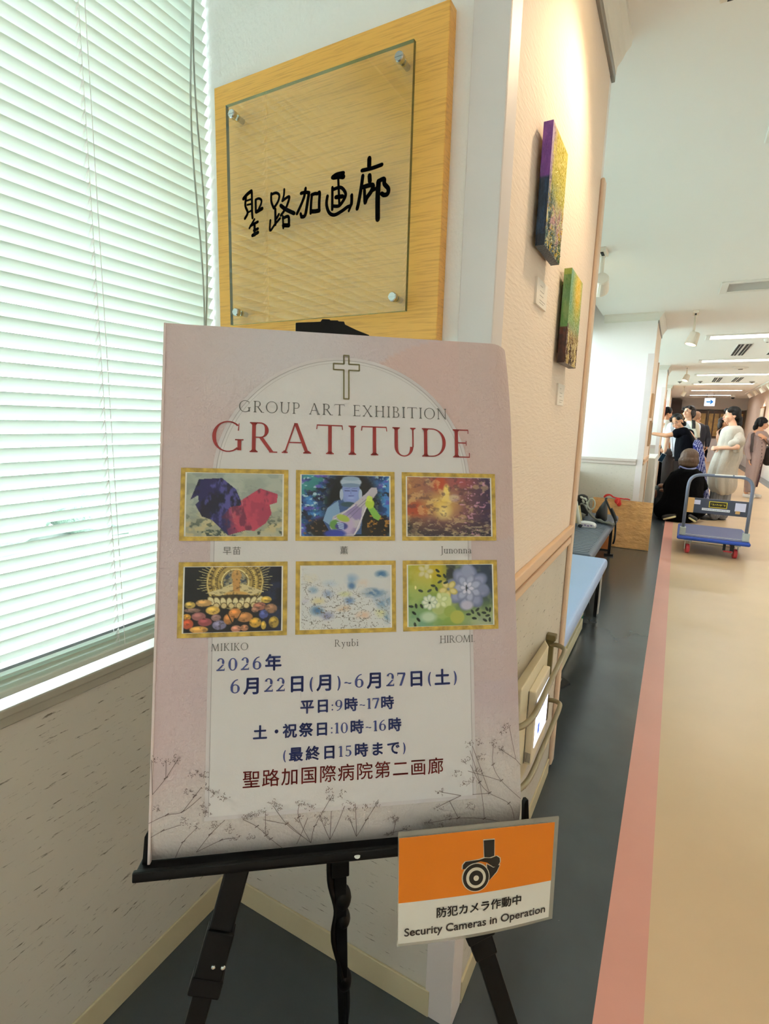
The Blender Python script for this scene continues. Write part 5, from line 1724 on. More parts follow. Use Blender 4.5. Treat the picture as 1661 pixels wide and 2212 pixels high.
for a, b_ in ((-.06, .10), (.115, .21)):
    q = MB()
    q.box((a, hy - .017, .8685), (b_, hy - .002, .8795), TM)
    q.build('painted_glint', m_white, hd_, loc=WL[hd_.name])  # white strips stand in for highlights along the handle tube
for x in (-.288, .288):
    TB('corner_bracket', (x - .03, hy - .03, .195), (x + .03, hy + .028, .285), m_zinc)
pl_ = TB('back_plate', (-.262, hy - .008, .452), (.272, hy + .006, .612), mat('plate_navy', '#3a4154', rough=.5))
def TS(name, x0, x1, z0, z1, m, d=.0095):
    return TB(name, (x0, hy - d, z0), (x1, hy - d + .002, z1), m, parent=pl_, bevel=0)
TS('tape', -.272, -.212, .452, .613, mat('brown_tape', '#c79b63', rough=.5), .0125)
TS('paper_label', -.222, -.155, .545, .592, mat('label_lilac', '#cfd0ea', rough=.5))
TS('paper_label', .158, .252, .505, .592, mat('label_lilac', '#cfd0ea', rough=.5))
TS('tape', .166, .207, .477, .508, mat('brown_tape', '#c79b63', rough=.5), .011)
TS('slogan_strip', -.135, .118, .487, .512, mat('label_white', '#e2e4ee', rough=.5))
TS('name_badge_rim', -.075, .088, .523, .588, mat('badge_yellow', '#e3cf3a', rough=.5))
TS('name_badge', -.069, .082, .529, .582, mat('badge_black', '#1b1b12', rough=.5), .0102)
q = MB()
PB_ = lambda x, z, off: TM @ Vector((x / 1000, hy - .0106 - off, z / 1000))
rr = random.Random(11)
for k in range(8):
    x = -58 + k * 17
    ribbon(q, [(x, 549 - k * .2), (x + 6, 562), (x + 12, 551)] if k % 3 else [(x, 560), (x + 13, 561)], 3.2, PB_, off=0, caps=False)
    if k % 2: ribbon(q, [(x + 3, 566), (x + 5, 546)], 3.2, PB_, off=0, caps=False)
q.build('badge_lettering', mat('badge_yellow', '#e3cf3a', rough=.5), pl_, loc=WL[pl_.name])
q = MB()
for k in range(17):
    q.box((-.125 + k * .014, hy - .0100, .496), (-.125 + k * .014 + .008 + .003 * (k % 3), hy - .0096, .502), TM)
q.build('slogan_lettering', mat('slogan_grey', '#7c86a8', rough=.6), pl_, loc=WL[pl_.name])
for x, y, sw in ((-.225, -.36, .5), (.215, -.345, .3), (-.23, .34, 0), (.23, .34, 0)):
    c = MB()
    c.box((x - .04, y - .04, .135), (x + .04, y + .04, .158), TM)
    for s_ in (-1, 1):
        c.box((x + s_ * .024 - .003, y - .02, .045), (x + s_ * .024 + .003, y + .035, .14), TM)
    fk = c.build('caster', m_zinc, t)
    w = MB()
    ctr = TM @ Vector((x, y, .05))
    ring = lambda dx, r_: [ctr + Matrix.Rotation(math.radians(25 * sw), 3, 'Z') @ Vector((dx, r_ * math.cos(k * PI / 12), r_ * math.sin(k * PI / 12))) for k in range(24)]
    w.loft([ring(-.018, .042), ring(-.016, .0495), ring(.016, .0495), ring(.018, .042)])
    w.build('wheel', mat('wheel_red', '#b8323c', rough=.5), fk, loc=WL[fk.name])
q = MB()
q.tube([TM @ Vector((-.225, -.33, .118)), TM @ Vector((.215, -.33, .112))], .006, n=8)
q.build('brake_rod', mat('rod_cream', '#bdb69a', rough=.4, metal=.4), t)
TB('brake_pedal', (.105, -.43, .072), (.185, -.40, .084), mat('wheel_red', '#b8323c', rough=.5))
q = MB()
q.box((.10, -.40, .08), (.125, -.37, .155), TM)
q.box((.165, -.40, .08), (.20, -.37, .155), TM)
q.build('pedal_mount', m_blackm, t)

# ------------------------------------------------------------------ table past the second pillar
t = thing('clothed_table', 'tall table under a long white cloth, just past the second pillar', 'table', (-.6, 8.35, 0))
b = MB()
b.box((-.93, 7.72, .90), (-.24, 9.0, .94))
b.build('tabletop', m_white, t)
for x in (-.88, -.29):
    for y in (7.8, 8.9):
        l = MB()
        l.box((x - .02, y - .02, 0), (x + .02, y + .02, .9))
        l.build('leg', m_black, t)
c = tag(new_obj('tablecloth', None, (-.6, 8.35, .94)), 'white cloth draped over the tall table, hanging to the floor', 'tablecloth')
b = MB()
rect = []
for k in range(64):
    s = k / 64 * 4
    i, f_ = int(s), s - int(s)
    cs = [(-.945, 7.70), (-.225, 7.70), (-.225, 9.02), (-.945, 9.02)]
    a_, d_ = cs[i], cs[(i + 1) % 4]
    rect.append((a_[0] + (d_[0] - a_[0]) * f_, a_[1] + (d_[1] - a_[1]) * f_))
rings = []
for z, g in ((.945, 0), (.93, .004), (.7, .008), (.4, .014), (.06, .018)):
    rings.append([(x + (x + .585) * g * 1.5 + g * .9 * math.sin(k * 1.7), y + (y - 8.35) * g + g * .9 * math.cos(k * 2.1), z) for k, (x, y) in enumerate(rect)])
b.loft(rings[::-1], cap=False)
b.add(rings[0], [tuple(range(64))])
b.build('drape', mat('cloth_white', '#dedfda', rough=.8), c, smooth=True)
b = MB()
b.box((-.222, 7.9, .35), (-.2185, 8.2, .80))
b.build('pinned_sheet', mat('sheet_white', '#eef2f2', rough=.6), c)
t = thing('paper_bundle', 'crumpled white paper bundle on the white-clothed table', 'paper bundle', (-.42, 7.95, .945))
b = MB()
r = random.Random(5)
for k in range(9):
    b.ell((-.42 + r.uniform(-.12, .12), 7.95 + r.uniform(-.12, .12), .985 + r.uniform(0, .03)), (r.uniform(.05, .09), r.uniform(.04, .08), .022), M=Euler((r.uniform(-.4, .4), r.uniform(-.4, .4), 0)).to_matrix(), nu=7, nv=5)
b.build('paper', mat('sheet_white', '#eef2f2', rough=.6), t)
b = MB()
b.box((-.50, 8.02, .946), (-.36, 8.2, .952))
b.build('flat_sheet', m_white, t)
# framed pictures on the corridor faces of the farther pillars
for y0, y1, z0, z1, lab, c1 in ((6.75, 7.0, 1.45, 1.72, 'flat board picture on the second pillar, above the reaching arm', '#c9ae92'), (7.05, 7.3, 1.12, 1.42, 'brown paper picture on the second pillar, lower of the two', '#8a6a4c'),
                              (12.2, 12.6, 1.5, 1.9, 'reddish picture on the third pillar', '#b4584c')):
    t = thing('framed_picture', lab, 'picture', (XC, (y0 + y1) / 2, z0))
    b = MB()
    b.box((XC + .002, y0, z0), (XC + .026, y1, z1))
    b.build('frame', mat('frame_beige', '#b79d80', rough=.5), t, bevel=.003)
    b = MB()
    b.box((XC + .026, y0 + .02, z0 + .02), (XC + .028, y1 - .02, z1 - .02))
    b.build('artwork', mat('art_' + c1[1:], c1, rough=.6, mottle=(14, .4)), t)

# ------------------------------------------------------------------ the far end
m_bulk = mat('bulkhead_grey', '#cac8c6', rough=.7)
b = MB()
b.box((-.36, 25.12, 2.10), (XR, YF, ZC))
struct(b.build('wall_bulkhead', m_bulk, loc=(0, 0, 0)))
b = MB()
b.box((-.36, YF - .04, 0), (XR, YF, .95))
struct(b.build('wall_far_low', mat('far_white', '#eceef4', rough=.5), loc=(0, 0, 0)))
b = MB()
b.box((-.358, 24.9, 1.55), (.02, 25.1, 2.46))
tag(b.build('wall_panel', mat('dark_brown', '#33241f', rough=.5)), 'dark brown panel on the end wall above the crowd', 'wall panel')
m_bwood = wood('board_wood', '#4a2f1e', '#33200f', (30, 3, 6), rough=.4)
m_plateg = mat('brass_plate', '#d8b66a', rough=.5, metal=0.0, mottle=(8, .25))
for i, (x0, x1, nc, lab) in enumerate(((-.05, .42, 2, 'mostly hidden behind the tall woman'), (.45, .97, 2, 'beside the dark-jacketed man'), (1.0, 1.62, 3, 'behind the woman in the linen dress'), (1.65, 2.22, 2, 'closest to the right wall'))):
    t = thing('donor_board', 'dark wooden board of rows of brass name plates, ' + lab, 'name board', ((x0 + x1) / 2, 25.2, .98), 'dark name boards on the end wall')
    b = MB()
    b.box((x0, 25.18, .98), (x1, 25.26, 2.06))
    b.build('board', m_bwood, t)
    b = MB()
    b.box((x1 + .002, 25.16, .98), (x1 + .024, 25.26, 2.08))
    b.build('post', mat('post_bronze', '#6d5c44', rough=.4, metal=.4), t)
    cw = (x1 - x0 - .03) / nc
    for c_ in range(nc):
        q = MB()
        for r_ in range(17):
            z = 1.90 - r_ * .053
            q.box((x0 + .025 + c_ * cw, 25.172, z), (x0 + .025 + c_ * cw + cw - .05, 25.18, z + .034))
        q.build('name_plates', m_plateg, t)
t = thing('exit_sign', 'lit white direction sign with a blue arrow hanging from the ceiling', 'sign', (.86, 22, 2.12))
b = MB()
b.box((.70, 22, 2.125), (1.02, 22.06, 2.40))
b.build('light_box', mat('sign_lit', '#ffffff', emit='#e6eeff', estr=.9), t)
q = MB()
PE = lambda x, z, off: (x / 1000, 21.998 - off, z / 1000)
ribbon(q, [(755, 2265), (940, 2265)], 44, PE, off=0, caps=False)
q.add([PE(890, 2345, 0), PE(978, 2265, 0), PE(890, 2185, 0), PE(862, 2210, 0), PE(922, 2265, 0), PE(862, 2320, 0)], [(0, 1, 4, 5), (1, 2, 3, 4)])
q.build('arrow', mat('arrow_blue', '#2a93dc', emit='#2a93dc', estr=.35), t)
b = MB()
for x in (.76, .96):
    b.tube([(x, 22.03, 2.40), (x, 22.03, ZC)], .008, n=6)
b.build('hanger', m_metal, t)
t = thing('security_camera', 'white dome camera with a dark lens near the end of the ceiling', 'camera', (1.55, 22.3, ZC))
b = MB()
b.loft([[(1.55 + r_ * math.cos(k * PI / 8), 22.3 + r_ * math.sin(k * PI / 8), z) for k in range(16)] for r_, z in ((.075, ZC), (.075, ZC - .09), (.06, ZC - .10))])
b.build('housing', m_white, t)
b = MB()
b.ell((1.55, 22.3, ZC - .10), (.055, .055, .06), nu=14, nv=9)
b.build('dome', m_blackm, t, smooth=True)
t = thing('wall_frame', 'pale framed print on the right wall near the far end', 'picture', (XR, 20.4, 1.76))
b = MB()
b.box((XR - .035, 19.9, 1.70), (XR, 20.9, 2.06))
b.build('frame', mat('frame_bronze', '#8a6a48', rough=.5), t)
b = MB()
b.box((XR - .037, 19.95, 1.74), (XR - .035, 20.85, 2.02))
b.build('print', mat('print_grey', '#c3c5bd', rough=.5, mottle=(5, .25)), t)
t = thing('light_track', 'white spotlight track along the right side of the ceiling', 'light track', (1.84, 19, ZC))
b = MB()
b.box((1.822, 15.5, ZC - .03), (1.858, 21.6, ZC))
b.build('rail', m_white, t)
for y in (16.2, 17.6, 19.0, 20.4):
    b = MB()
    b.tube([(1.84, y, ZC - .03), (1.84, y, ZC - .10)], .012, n=8)
    sh = b.build('stem', m_spot, t)
    b = MB()
    b.tube([(1.815, y, ZC - .08), (1.90, y, ZC - .19)], [.045, .06], n=12)
    b.build('lamp_head', m_spot, sh, loc=WL[sh.name])
    ld = bpy.data.lights.new('track_spot', 'SPOT')
    ld.energy = 22
    ld.color = (1, .74, .5)
    ld.spot_size = 1.5
    ld.spot_blend = .5
    ld.shadow_soft_size = .04
    lo = bpy.data.objects.new('track_lamp', ld)
    COL.objects.link(lo)
    lo.location = (1.905, y, ZC - .20)
    lo.rotation_euler = Vector((.6, 0, -1)).to_track_quat('-Z', 'Y').to_euler()
# ------------------------------------------------------------------ people
m_skin = mat('skin', '#c4906f', rough=.5, mottle=(20, .03))
m_skin2 = mat('skin_fair', '#d0a084', rough=.5, mottle=(20, .03))
m_hair = mat('hair_black', '#0c0a0a', rough=.6, spec=.25, bump=((60, 60, 12), .8, .01))
m_hairb = mat('hair_brown', '#4f3b2c', rough=.55, spec=.3, bump=((60, 60, 12), .8, .01))
m_eye = mat('eye_dark', '#1a1210', rough=.3)
m_lip = mat('lip', '#b0605a', rough=.45)
m_sole = mat('sole_cream', '#cfc79a', rough=.6)
m_shoe = mat('shoe_dark', '#1a1716', rough=.5)

def head_matrix(yw, pt, rl):
    return (Matrix.Rotation(math.radians(yw), 3, 'Z') @ Matrix.Rotation(math.radians(-pt), 3, 'X') @ Matrix.Rotation(math.radians(rl), 3, 'Y'))

def add_hand(mb, wrist, d, n_, curl=.5, side=1, s=.92):
    """palm, four unequal bent fingers and a thumb; d = finger direction, n_ = palm side"""
    d = Vector(d).normalized()
    n_ = Vector(n_)
    n_ = (n_ - d * n_.dot(d)).normalized()
    a = d.cross(n_).normalized() * side
    w = Vector(wrist)
    M = Matrix((a, d, n_)).transposed()
    mb.ell(w + d * .045 * s, (.037 * s, .052 * s, .015 * s), M=M, nu=12, nv=8)
    for k, L in enumerate((.066, .076, .070, .054)):
        b0 = w + d * .083 * s + a * (.027 - .018 * k) * s
        t1 = (d * math.cos(curl * .6) + n_ * math.sin(curl * .6)).normalized()
        t2 = (d * math.cos(curl * 1.6) + n_ * math.sin(curl * 1.6)).normalized()
        p1 = b0 + t1 * L * .5 * s
        p2 = p1 + t2 * L * .55 * s
        mb.cap(b0, p1, .0092 * s, .0085 * s, n=8)
        mb.cap(p1, p2, .0085 * s, .0072 * s, n=8)
    b0 = w + d * .022 * s + a * .028 * s
    p1 = b0 + (a * .8 + d * .6 + n_ * .3).normalized() * .038 * s
    p2 = p1 + (a * .25 + d * .9 + n_ * .5).normalized() * .030 * s
    mb.cap(b0, p1, .0115 * s, .010 * s, n=8)
    mb.cap(p1, p2, .010 * s, .0082 * s, n=8)

def body_mesh(t, J, skin):
    hc, HM = J['head'], head_matrix(*J['look'])
    h = lambda x, y, z: hc + HM @ Vector((x, y, z))
    b = MB()
    b.ell(h(0, .008, .030), (.073, .090, .086), M=HM)
    b.ell(h(0, -.026, -.030), (.060, .060, .082), M=HM)
    b.ell(h(0, -.048, -.088), (.034, .034, .027), M=HM)
    for s in (-1, 1):
        b.ell(h(s * .034, -.058, -.040), (.026, .026, .026), M=HM)
        b.ell(h(s * .073, .012, -.022), (.009, .018, .030), M=HM)
    b.cap(h(0, -.086, -.004), h(0, -.100, -.042), .008, .0125, n=8)
    b.ell(h(0, -.086, -.070), (.022, .012, .013), M=HM)
    b.cap(h(0, .012, -.075), J['neck'], .047, .052)
    nk, pv = J['neck'], J['pelvis']
    sl, sr_ = J['shL'], J['shR']
    ax = (sr_ - sl).normalized()
    up = (nk - pv).normalized()
    fw = ax.cross(up).normalized()
    TMx = Matrix((ax, fw, up)).transposed()
    ch = nk.lerp(pv, .33)
    b.ell(ch, (.150, .100, .17), M=TMx)
    b.ell(nk.lerp(pv, .66), (.128, .092, .14), M=TMx)
    b.ell(pv, (.155, .112, .12), M=TMx)
    b.cap(nk + (sl - nk) * .2, sl, .055, .050)
    b.cap(nk + (sr_ - nk) * .2, sr_, .055, .050)
    for S in 'LR':
        b.cap(J['sh' + S], J['el' + S], .046, .036)
        b.cap(J['el' + S], J['wr' + S], .036, .026)
        d = J.get('hd' + S, J['wr' + S] - J['el' + S])
        add_hand(b, J['wr' + S], d, J.get('hn' + S, Vector((0, -1, 0))), J.get('curl' + S, .5), 1 if S == 'L' else -1)
        b.cap(J['hip' + S], J['kn' + S], .078, .053)
        b.cap(J['kn' + S], J['an' + S], .053, .036)
        b.cap(J['an' + S] + Vector((0, 0, -.03)), J['an' + S] + J['toe'] * .13 + Vector((0, 0, -.045)), .034, .028)
    o = remeshed('body', b, skin, t, voxel=.0065, smooth=5)
    return h, HM

def face(t, h, HM, lips=True):
    e = MB()
    for s in (-1, 1):
        e.ell(h(s * .030, -.0845, -.006), (.0125, .006, .0052), M=HM, nu=10, nv=6)
    e.build('eyes', m_eye, t, smooth=True)
    e = MB()
    for s in (-1, 1):
        e.ell(h(s * .031, -.0865, .017), (.018, .005, .0036), M=HM @ Matrix.Rotation(s * .12, 3, 'Y'), nu=10, nv=6)
    e.build('eyebrows', m_hair, t, smooth=True)
    e = MB()
    e.ell(h(0, -.0975, -.070), (.021, .006, .0075), M=HM, nu=12, nv=6)
    e.build('lips', m_lip, t, smooth=True)

def loft_px(rings, y, amp=0.0, k=9, ph=0.0, n=48, cap=True, lean=0.0):
    """closed skin through (py, px_left, px_right, half_depth) outlines at distance y"""
    R = []
    for i, (py, pl_, pr, ry) in enumerate(rings):
        L, Q = at(pl_, py, 1, y), at(pr, py, 1, y)
        c, rx = (L + Q) / 2, (Q - L).length / 2
        f = i / max(1, len(rings) - 1)
        ring = []
        for q in range(n):
            a = 2 * PI * q / n
            g = 1 + amp * f * (math.sin(k * a + ph + 1.2 * f) + .5 * math.sin(2.3 * k * a + 2 * ph)) - amp * f * .8
            ring.append(Vector((c.x + rx * g * math.cos(a), c.y + ry * g * math.sin(a) + lean * f, c.z + (Q.z - L.z) / 2 * math.cos(a))))
        R.append(ring)
    # subdivide along the length
    S = []
    for q in range(n):
        S.append(smooth_path([r[q] for r in R], 4))
    rows = [[S[q][i] for q in range(n)] for i in range(len(S[0]))]
    b = MB()
    b.loft(rows[::-1], cap=cap)
    return b
def W_(px, py, y):
    return at(px, py, 1, y)
V3 = Vector

def legs(J, x0, x1, y, hipz, toe, stagger=0.0):
    J['hipL'], J['hipR'] = V3((x0, y, hipz)), V3((x1, y, hipz))
    J['knL'], J['knR'] = V3((x0, y - .02, hipz * .53)), V3((x1, y - .02 + stagger, hipz * .53))
    J['anL'], J['anR'] = V3((x0, y - stagger, .085)), V3((x1, y + stagger, .085))
    J['toe'] = V3(toe).normalized()

def shoes(t, J, m, soles=None):
    for S in 'LR':
        a = J['an' + S]
        d = J['toe']
        s = MB()
        s.cap(V3((a.x, a.y, .042)) - d * .02, V3((a.x, a.y, .038)) + d * .15, .042, .036)
        so = remeshed('shoe', s, m, t, voxel=.008, smooth=3)
        q = MB()
        M = Matrix((d, V3((-d.y, d.x, 0)), V3((0, 0, 1)))).transposed()
        q.ell(V3((a.x, a.y, .010)) + d * .062, (.135, .044, .010), M=M, nu=18, nv=6)
        q.build('sole', soles or m_blackm, so, smooth=True, loc=WL[so.name])

def trousers(t, J, m, r0=.09, r1=.07, r2=.062):
    b = MB()
    for S in 'LR':
        b.cap(J['hip' + S], J['kn' + S], r0, r1)
        b.cap(J['kn' + S], J['an' + S] + V3((0, 0, .0)), r1, r2)
    b.cap(J['hipL'], J['hipR'], r0 * 1.05, r0 * 1.05)
    return remeshed('trousers', b, m, t, voxel=.010, smooth=5)

# -- woman in the pale linen dress
y = 9.2
t = thing('person', 'woman in a wide pale linen dress, facing left with clasped hands behind the trolley', 'person', (.66, y, 0))
J = dict(head=W_(1580, 896.5, y), look=(-72, 4, 0), neck=W_(1585, 924, y), pelvis=W_(1565, 1006, y),
         shL=W_(1585, 935, y) + V3((.01, -.13, 0)), shR=W_(1581, 934, y) + V3((-.01, .12, 0)),
         elL=W_(1592, 966, y - .22), wrL=W_(1556, 967.5, y - .14), elR=W_(1580, 966, y + .15), wrR=W_(1556, 969, y + .06),
         hdL=V3((-1, .15, -.08)), hdR=V3((-1, -.55, -.10)), hnL=V3((0, 1, -.2)), hnR=V3((.2, -1, -.1)), curlL=.8, curlR=.7)
legs(J, J['pelvis'].x - .055, J['pelvis'].x + .055, y, .80, (-1, -.35, 0), .05)
h, HM = body_mesh(t, J, m_skin2)
face(t, h, HM)
hb = MB()
hb.ell(h(0, .022, .046), (.083, .096, .084), M=HM)
hb.ell(h(0, .075, .000), (.066, .050, .075), M=HM)
hb.ell(h(0, .118, -.055), (.046, .040, .060), M=HM)
hb.ell(h(.01, .128, -.115), (.038, .034, .055), M=HM)
hb.ell(h(0, .112, -.165), (.022, .022, .035), M=HM)
for s in (-1, 1):
    hb.ell(h(s * .052, -.050, .062), (.030, .040, .035), M=HM)
    hb.ell(h(s * .071, .008, .018), (.014, .034, .030), M=HM)
remeshed('hair', hb, m_hair, t, voxel=.006, smooth=3)
m_linen = mat('linen', '#b7b0a4', rough=.85, mottle=(14, .05), bump=((70, 70, 30), .6, .006))
b = loft_px([(919.5, 1573, 1597, .10), (923, 1564, 1602, .17), (930, 1557, 1606, .20), (946, 1552, 1608, .20), (961, 1548, 1606, .175), (976, 1544, 1604, .18), (991, 1537, 1602, .19), (1006, 1532, 1595, .195), (1021, 1528, 1592, .20), (1036, 1526.5, 1591, .205), (1051, 1528.5, 1590, .20), (1062, 1537, 1585, .185), (1067.5, 1547, 1577, .15)], y, amp=.12, k=7, ph=.6)
b.build('dress', m_linen, t, smooth=True)
b = MB()
b.cap(J['shL'] + V3((.02, .02, -.03)), J['elL'] + V3((.015, .05, .085)), .075, .085)
b.cap(J['elL'] + V3((.02, .05, .07)), J['elL'] + V3((-.06, .03, .045)), .075, .058)
b.cap(J['elL'] + V3((.02, .06, .04)), J['elL'] + V3((.0, .07, -.05)), .06, .04)
remeshed('sleeve', b, m_linen, t, voxel=.012, smooth=6)
m_stripe = mat('striped_trousers', '#6f7076', rough=.8, mottle=((70, 70, 2), .35))
trousers(t, J, m_stripe, .085, .085, .085)
shoes(t, J, m_shoe)

# -- woman in the long mauve dress with a backpack
y = 12.8
t = thing('person', 'woman in a long mauve buttoned dress, turned right, carrying a black backpack', 'person', (1.42, y, 0))
J = dict(head=W_(1647, 914.5, y), look=(82, -4, 0), neck=W_(1641, 931, y), pelvis=W_(1632, 985, y),
         shL=W_(1650, 938, y + .12), shR=W_(1624, 939, y - .08), elR=W_(1613, 969, y - .12), wrR=W_(1618, 991, y - .16), elL=W_(1667, 962, y), wrL=W_(1653, 946, y - .2),
         hdR=V3((.15, -.1, -1)), hnR=V3((1, 0, 0)), hdL=V3((-1, 0, .6)), hnL=V3((0, 1, 0)))
legs(J, 1.335, 1.45, y, .80, (.75, -.6, 0), .06)
h, HM = body_mesh(t, J, m_skin)
face(t, h, HM)
hb = MB()
hb.ell(h(0, .025, .040), (.084, .100, .086), M=HM)
hb.ell(h(0, .085, -.015), (.070, .050, .085), M=HM)
hb.ell(h(0, .100, -.085), (.055, .045, .070), M=HM)
for s in (-1, 1):
    hb.ell(h(s * .060, -.030, .045), (.028, .055, .045), M=HM)
    hb.ell(h(s * .072, .020, -.02), (.016, .045, .055), M=HM)
remeshed('hair', hb, m_hair, t, voxel=.007, smooth=3)
m_mauve = mat('mauve_knit', '#957f7a', rough=.9, bump=((50, 50, 50), .6, .006))
b = loft_px([(931, 1633, 1650, .10), (936, 1622, 1657, .13), (946, 1618, 1659, .16), (968, 1615, 1655, .17), (985, 1612, 1651, .19), (1005, 1611, 1647, .2), (1030, 1608, 1641, .2), (1048, 1607, 1634, .19), (1062, 1606, 1628, .18)], y, amp=.03, k=6)
dr = b.build('dress', m_mauve, t, smooth=True)
b = MB()
b.cap(J['shR'], J['elR'], .062, .052)
b.cap(J['elR'], J['wrR'], .052, .042)
b.cap(J['shL'], J['elL'], .062, .052)
b.cap(J['elL'], J['wrL'] + V3((.06, 0, -.03)), .052, .042)
remeshed('sleeves', b, m_mauve, t, voxel=.010, smooth=4)
b = MB()
for k in range(10):
    p = W_(1646 - .35 * k * k * .22, 957 + k * 7.5, y - .175 - .012 * min(k, 4))
    b.ell(p, (.010, .006, .010), nu=8, nv=5)
b.build('buttons', mat('button_dark', '#4a3a36', rough=.4), t, smooth=True)
b = MB()
b.loft([[W_(x - w, py, y - .205), W_(x + w, py, y - .205), W_(x + w, py, y - .19), W_(x - w, py, y - .19)] for x, py, w in ((1649, 992, .6), (1645, 1008, 1.6), (1640, 1030, 2.2), (1634, 1052, 2.0))])
b.build('dress_slit', mat('maroon_slit', '#3a1f24', rough=.9), t)
shoes(t, J, mat('shoe_white', '#e9e6e2', rough=.5), mat('sole_white', '#f0eeea', rough=.5))
t = thing('backpack', 'black backpack worn by the woman in mauve', 'backpack', W_(1656, 1004, y + .12))
b = MB()
c0 = W_(1660, 984, y + .31)
b.ell(c0, (.13, .11, .21), nu=16, nv=10)
b.ell(c0 + V3((.03, .04, -.06)), (.12, .11, .15), nu=16, nv=10)
remeshed('pack', b, m_blackm, t, voxel=.012, smooth=4)
b = MB()
b.tube(smooth_path([W_(1652, 935, y + .1), W_(1633, 932, y + .02), W_(1626, 938, y - .15), W_(1625, 955, y - .19), W_(1623, 976, y - .20)], 5), .022, n=8, squash=(1, .4))
b.box(W_(1620.5, 976.5, y - .21), W_(1626.5, 974.5, y - .19))
b.build('strap', mat('strap_brown', '#33241f', rough=.6), t, smooth=False)

# -- person crouching in black, seen from behind
y = 8.8
t = thing('person', 'person with a brown bob crouching in black with their back turned, left of the trolley', 'person', (.17, y, 0))
hc = W_(1489, 991, y)
J = dict(head=hc, look=(172, -12, 0), neck=W_(1487, 1015, y + .02), pelvis=V3((.20, y + .08, .30)),
         shL=W_(1508, 1026, y + .02), shR=W_(1457, 1027, y + .02), elL=W_(1520, 1052, y + .15), wrL=W_(1500, 1062, y + .42), elR=W_(1440, 1050, y + .12), wrR=W_(1440, 1062, y + .38),
         hdR=V3((.4, .9, -.3)), hnR=V3((0, 0, -1)), hdL=V3((-.5, .9, -.3)), hnL=V3((0, 0, -1)))
J['hipL'], J['hipR'] = V3((.28, y + .08, .28)), V3((.10, y + .08, .28))
J['knL'], J['knR'] = V3((.36, y + .42, .42)), V3((.02, y + .42, .42))
J['anL'], J['anR'] = V3((.325, y + .06, .085)), V3((.03, y + .04, .085))
J['toe'] = V3((0, 1, 0))
h, HM = body_mesh(t, J, m_skin)
face(t, h, HM)
hb = MB()
hb.ell(h(0, .015, .035), (.122, .128, .115), M=HM)
hb.ell(h(0, .030, -.040), (.138, .112, .098), M=HM)
hb.ell(h(0, .045, -.095), (.125, .085, .048), M=HM)
for s in (-1, 1):
    hb.ell(h(s * .082, -.02, -.05), (.030, .060, .075), M=HM)
remeshed('hair', hb, m_hairb, t, voxel=.008, smooth=14)
m_blk = mat('black_cloth', '#030304', rough=.95, spec=.1, bump=((22, 22, 9), .7, .02))
b = loft_px([(1010.5, 1473, 1502, .12), (1014, 1462, 1508, .17), (1020, 1453, 1513, .20), (1029, 1444, 1518, .22), (1042, 1438, 1520, .24), (1060, 1434, 1519, .26), (1078, 1427, 1519, .28), (1095, 1413, 1521, .31), (1108, 1414, 1525, .31), (1118, 1422, 1514, .29), (1126, 1442, 1501, .24)], y + .03, amp=.03, k=6, ph=1.0)
b.build('dress', m_blk, t, smooth=True)
b = MB()
for S in 'LR':
    b.cap(J['sh' + S], J['el' + S], .066, .058)
    b.cap(J['el' + S], J['wr' + S], .058, .045)
    b.cap(J['kn' + S], J['hip' + S], .09, .10)
    b.cap(J['kn' + S], J['an' + S], .08, .06)
remeshed('sleeves_and_hem', b, m_blk, t, voxel=.012, smooth=4)
b = MB()
b.tube(smooth_path([W_(1467, 1011, y - .06), W_(1470, 1007, y - .08), W_(1475, 1010, y - .10), W_(1490, 1013.5, y - .11), W_(1504, 1011, y - .09)], 4), .012, n=8)
b.build('collar', mat('lilac_collar', '#8f95c8', rough=.8), t, smooth=True)
for (x0, y0, x1, y1) in ((1434, 1121.5, 1458, 1116), (1489, 1119, 1501, 1126.5)):
    p0, p1 = W_(x0, y0, y - .30), W_(x1, y1, y - .30)
    p0.z, p1.z = max(p0.z, .02), max(p1.z, .02)
    s = MB()
    s.cap(p0 + V3((0, .06, .02)), p1 + V3((0, .06, .02)), .035, .035)
    so = remeshed('shoe', s, m_shoe, t, voxel=.009, smooth=3)
    s = MB()
    s.cap(p0, p1, .012, .014, n=10)
    s.build('sole', m_sole, so, smooth=True, loc=WL[so.name])
t = thing('handbag', 'black and brown handbag on the floor beside the crouching person', 'bag', W_(1425, 1105, 9.9) * 1)
b = MB()
b.ell(W_(1423, 1066, 9.9), (.11, .10, .15), nu=14, nv=9)
b.ell(W_(1420, 1080, 9.9), (.10, .10, .14), nu=14, nv=9)
b.cap(W_(1424, 1090, 9.9), V3((W_(1424, 1090, 9.9).x, 9.9, .06)), .10, .05)
remeshed('bag_body', b, m_blackm, t, voxel=.012, smooth=4)
b = MB()
b.ell(W_(1429, 1049, 9.8), (.055, .05, .035), nu=12, nv=8)
b.ell(W_(1431, 1059, 9.78), (.045, .04, .028), nu=12, nv=8)
b.ell(W_(1415, 1067, 9.79), (.030, .03, .075), nu=12, nv=8)
b.build('leather_panel', mat('brown_leather', '#6d4028', rough=.5), t, smooth=True)

